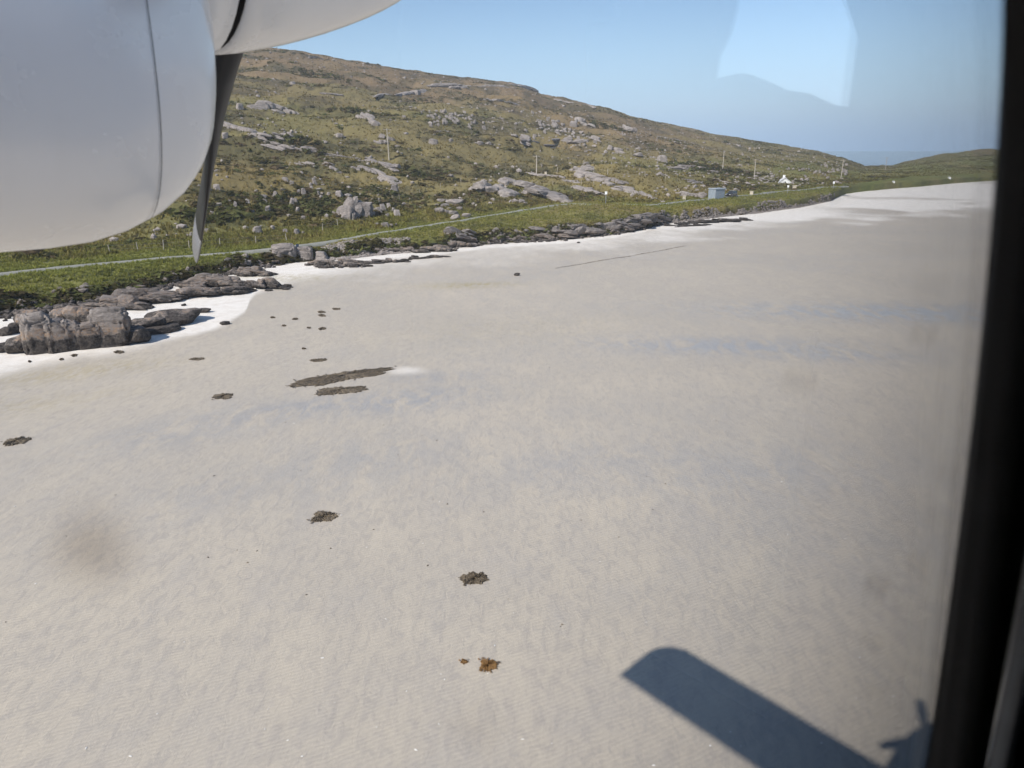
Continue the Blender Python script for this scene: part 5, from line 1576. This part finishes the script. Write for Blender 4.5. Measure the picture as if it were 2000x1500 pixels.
# parked dark car
M['car'] = plain('dark_blue_car_paint', (0.018, 0.022, 0.032), 0.25, 0.1, 2.0, 0.5, 0.0, 0.6)
M['glass'] = plain('car_glass', (0.03, 0.035, 0.04), 0.08, 0.1, 2.0, 0.6)
M['tyre'] = plain('tyre_rubber', (0.015, 0.015, 0.015), 0.8)
M['rim'] = plain('alloy', (0.5, 0.5, 0.52), 0.3, 0.05, 3.0, 0.5, 0.8)
M['red_lens'] = plain('red_lens', (0.35, 0.02, 0.015), 0.2)
M['clear_lens'] = plain('clear_lens', (0.7, 0.7, 0.68), 0.15)
M['plate'] = plain('yellow_plate', (0.55, 0.36, 0.22), 0.4)
def car():
    g = hit(1428, 385)
    az = math.atan2(g[0], g[1])
    o = add('parked_car', None, None, None, 'dark off-road car parked right of the blue hut', 'car', None, None, tuple(g), (0, 0, -az + math.radians(62)), (0.80, 0.80, 0.84))
    body = [(-2.1, 0.45), (-2.15, 0.85), (-2.05, 1.02), (-0.95, 1.08), (2.0, 1.08), (2.12, 0.95), (2.12, 0.45), (1.75, 0.36), (-1.75, 0.36)]
    b = add('body', MB().prism(body, 'y', -0.9, 0.9).mesh('body'), M['car'], o)
    cab = MB().loft([[(-0.95, -0.86, 1.07), (2.0, -0.86, 1.07), (2.0, 0.86, 1.07), (-0.95, 0.86, 1.07)], [(-0.35, -0.74, 1.74), (1.85, -0.74, 1.74), (1.85, 0.74, 1.74), (-0.35, 0.74, 1.74)]])
    c = add('cabin', cab.mesh('cabin'), M['car'], o)
    for s_ in (-1, 1):
        for (x0, x1) in ((-0.55, 0.35), (0.45, 1.15), (1.25, 1.85)):
            y0, y1 = 0.845, 0.755
            wb = MB().loft([[(x0 - (0.1 if x0 < 0 else 0), s_ * y0, 1.14), (x1, s_ * y0, 1.14), (x1, s_ * y1, 1.64), (x0 + 0.1, s_ * y1, 1.64)], [(x0 - (0.1 if x0 < 0 else 0), s_ * (y0 + .02), 1.14), (x1, s_ * (y0 + .02), 1.14), (x1, s_ * (y1 + .02), 1.64), (x0 + 0.1, s_ * (y1 + .02), 1.64)]])
            add('side_window', wb.mesh('side_window'), M['glass'], c)
    add('rear_window', MB().loft([[(1.985, -0.7, 1.15), (1.985, 0.7, 1.15), (1.88, 0.62, 1.66), (1.88, -0.62, 1.66)], [(2.01, -0.7, 1.15), (2.01, 0.7, 1.15), (1.905, 0.62, 1.66), (1.905, -0.62, 1.66)]]).mesh('rear_window'), M['glass'], c)
    add('windscreen', MB().loft([[(-0.92, -0.7, 1.13), (-0.92, 0.7, 1.13), (-0.42, 0.62, 1.68), (-0.42, -0.62, 1.68)], [(-0.95, -0.7, 1.15), (-0.95, 0.7, 1.15), (-0.45, 0.62, 1.70), (-0.45, -0.62, 1.70)]]).mesh('windscreen'), M['glass'], c)
    add('roof_rack', MB().box((0.75, -0.6, 1.80), (1.7, 0.05, 0.06)).box((0.75, 0.6, 1.80), (1.7, 0.05, 0.06)).box((0.2, 0, 1.80), (0.05, 1.2, 0.04)).box((1.3, 0, 1.80), (0.05, 1.2, 0.04)).mesh('roof_rack'), M['steel'], c)
    for x in (-1.35, 1.35):
        for s_ in (-1, 1):
            w = add('wheel', MB().tube((x, s_ * 0.72, 0.36), (x, s_ * 0.93, 0.36), 0.30, None, 16).mesh('wheel'), M['tyre'], o)
            add('tyre', MB().tube((x, s_ * 0.70, 0.36), (x, s_ * 0.915, 0.36), 0.37, None, 18).mesh('tyre'), M['tyre'], w)
            add('rim', MB().tube((x, s_ * 0.925, 0.36), (x, s_ * 0.94, 0.36), 0.21, None, 12).mesh('rim'), M['rim'], w)
    for s_ in (-1, 1):
        add('tail_light', MB().box((2.13, s_ * 0.76, 0.86), (0.05, 0.16, 0.28)).mesh('tail_light'), M['red_lens'], o)
        add('headlight', MB().box((-2.13, s_ * 0.66, 0.80), (0.06, 0.3, 0.18)).mesh('headlight'), M['clear_lens'], o)
    add('bumper', MB().box((2.16, 0, 0.5), (0.12, 1.76, 0.2)).mesh('bumper'), M['tyre'], o)
    add('bumper', MB().box((-2.18, 0, 0.5), (0.12, 1.76, 0.2)).mesh('bumper'), M['tyre'], o)
    add('number_plate', MB().box((2.15, 0, 0.74), (0.03, 0.52, 0.13)).mesh('number_plate'), M['plate'], o)
car()

# white cottage
M['lime'] = plain('white_lime_render', (0.84, 0.83, 0.80), 0.8, 0.05, 2.0)
M['slate'] = plain('pale_slate', (0.62, 0.61, 0.60), 0.6, 0.12, 3.0)
def cottage():
    g = hit(1533, 358); d = math.hypot(g[0], g[1]); k = d / F
    az = math.atan2(g[0], g[1])
    W_, E_, A_, L_ = 20 * k, 3.5 * k, 10.5 * k, 4.5
    o = add('white_cottage', None, None, None, 'white gabled cottage on the green slope beyond the road', 'cottage', None, None, (g[0], g[1], g[2] - 0.3), (0, 0, -az + 0.12))
    add('wall', MB().prism([(-W_ / 2, 0), (W_ / 2, 0), (W_ / 2, E_), (0, A_ - 0.15), (-W_ / 2, E_)], 'y', 0, L_).mesh('wall'), M['lime'], o)
    for s_ in (-1, 1):
        rf = MB().prism([(0, A_), (s_ * (W_ / 2 + 0.25), E_ - 0.2), (s_ * (W_ / 2 + 0.25), E_ - 0.03), (0, A_ + 0.17)], 'y', -0.2, L_ + 0.2)
        r_ = add('roof', rf.mesh('roof'), M['slate'], o)
    add('chimney', MB().box((0, L_ - 0.5, A_ + 0.3), (0.7, 0.6, 1.0)).mesh('chimney'), M['lime'], r_)
    w = add('window', MB().box((0, -0.02, E_ * 0.95), (0.5, 0.06, 0.6)).mesh('window'), M['slate'], o)
    add('pane', MB().box((0, -0.06, E_ * 0.95), (0.38, 0.03, 0.48)).mesh('pane'), M['glass'], w)
    dr = add('door', MB().box((-W_ * 0.22, -0.02, 0.95), (0.8, 0.06, 1.5)).mesh('door'), M['slate'], o)
cottage()
def shed(x, y, w, h, label):
    g = hit(x, y); d = math.hypot(g[0], g[1]); k = d / F
    o = add('white_shed', None, None, None, label, 'shed', None, None, tuple(g), (0, 0, -math.atan2(g[0], g[1]) + 0.5))
    W_, H_ = w * k, h * k
    add('wall', MB().prism([(-W_ / 2, -0.2), (W_ / 2, -0.2), (W_ / 2, H_ * 0.55), (0, H_ * 0.95), (-W_ / 2, H_ * 0.55)], 'y', 0, W_).mesh('wall'), M['lime'], o)
    add('roof', MB().prism([(-W_ / 2 - .1, H_ * 0.52), (0, H_ * 0.94), (W_ / 2 + .1, H_ * 0.52), (W_ / 2 + .1, H_ * 0.6), (0, H_ * 1.03), (-W_ / 2 - .1, H_ * 0.6)], 'y', -0.1, W_ + 0.1).mesh('roof'), M['slate'], o)
shed(1855, 350, 3.4, 3.4, 'tiny white shed on the far green shore at right')
shed(1746, 357, 3, 3, 'tiny white shed above the far rubble at the bay corner')

# ================================================================== the air
def haze():
    k = NT('sea_haze')
    v = k.n('ShaderNodeVolumePrincipled')
    v.inputs['Color'].default_value = (0.92, 0.96, 1.0, 1)
    v.inputs['Density'].default_value = HAZE
    v.inputs['Anisotropy'].default_value = 0.0
    k.m.cycles.homogeneous_volume = True
    k.l(v.outputs[0], k.out.inputs['Volume'])
    me = MB().box((0, 250, 36), (2000, 1900, 82)).mesh('haze')
    add('haze', me, k.m, kind='stuff', label='thin sea haze in the air over bay and hill', cat='haze')
HAZE = 0.00034
haze()
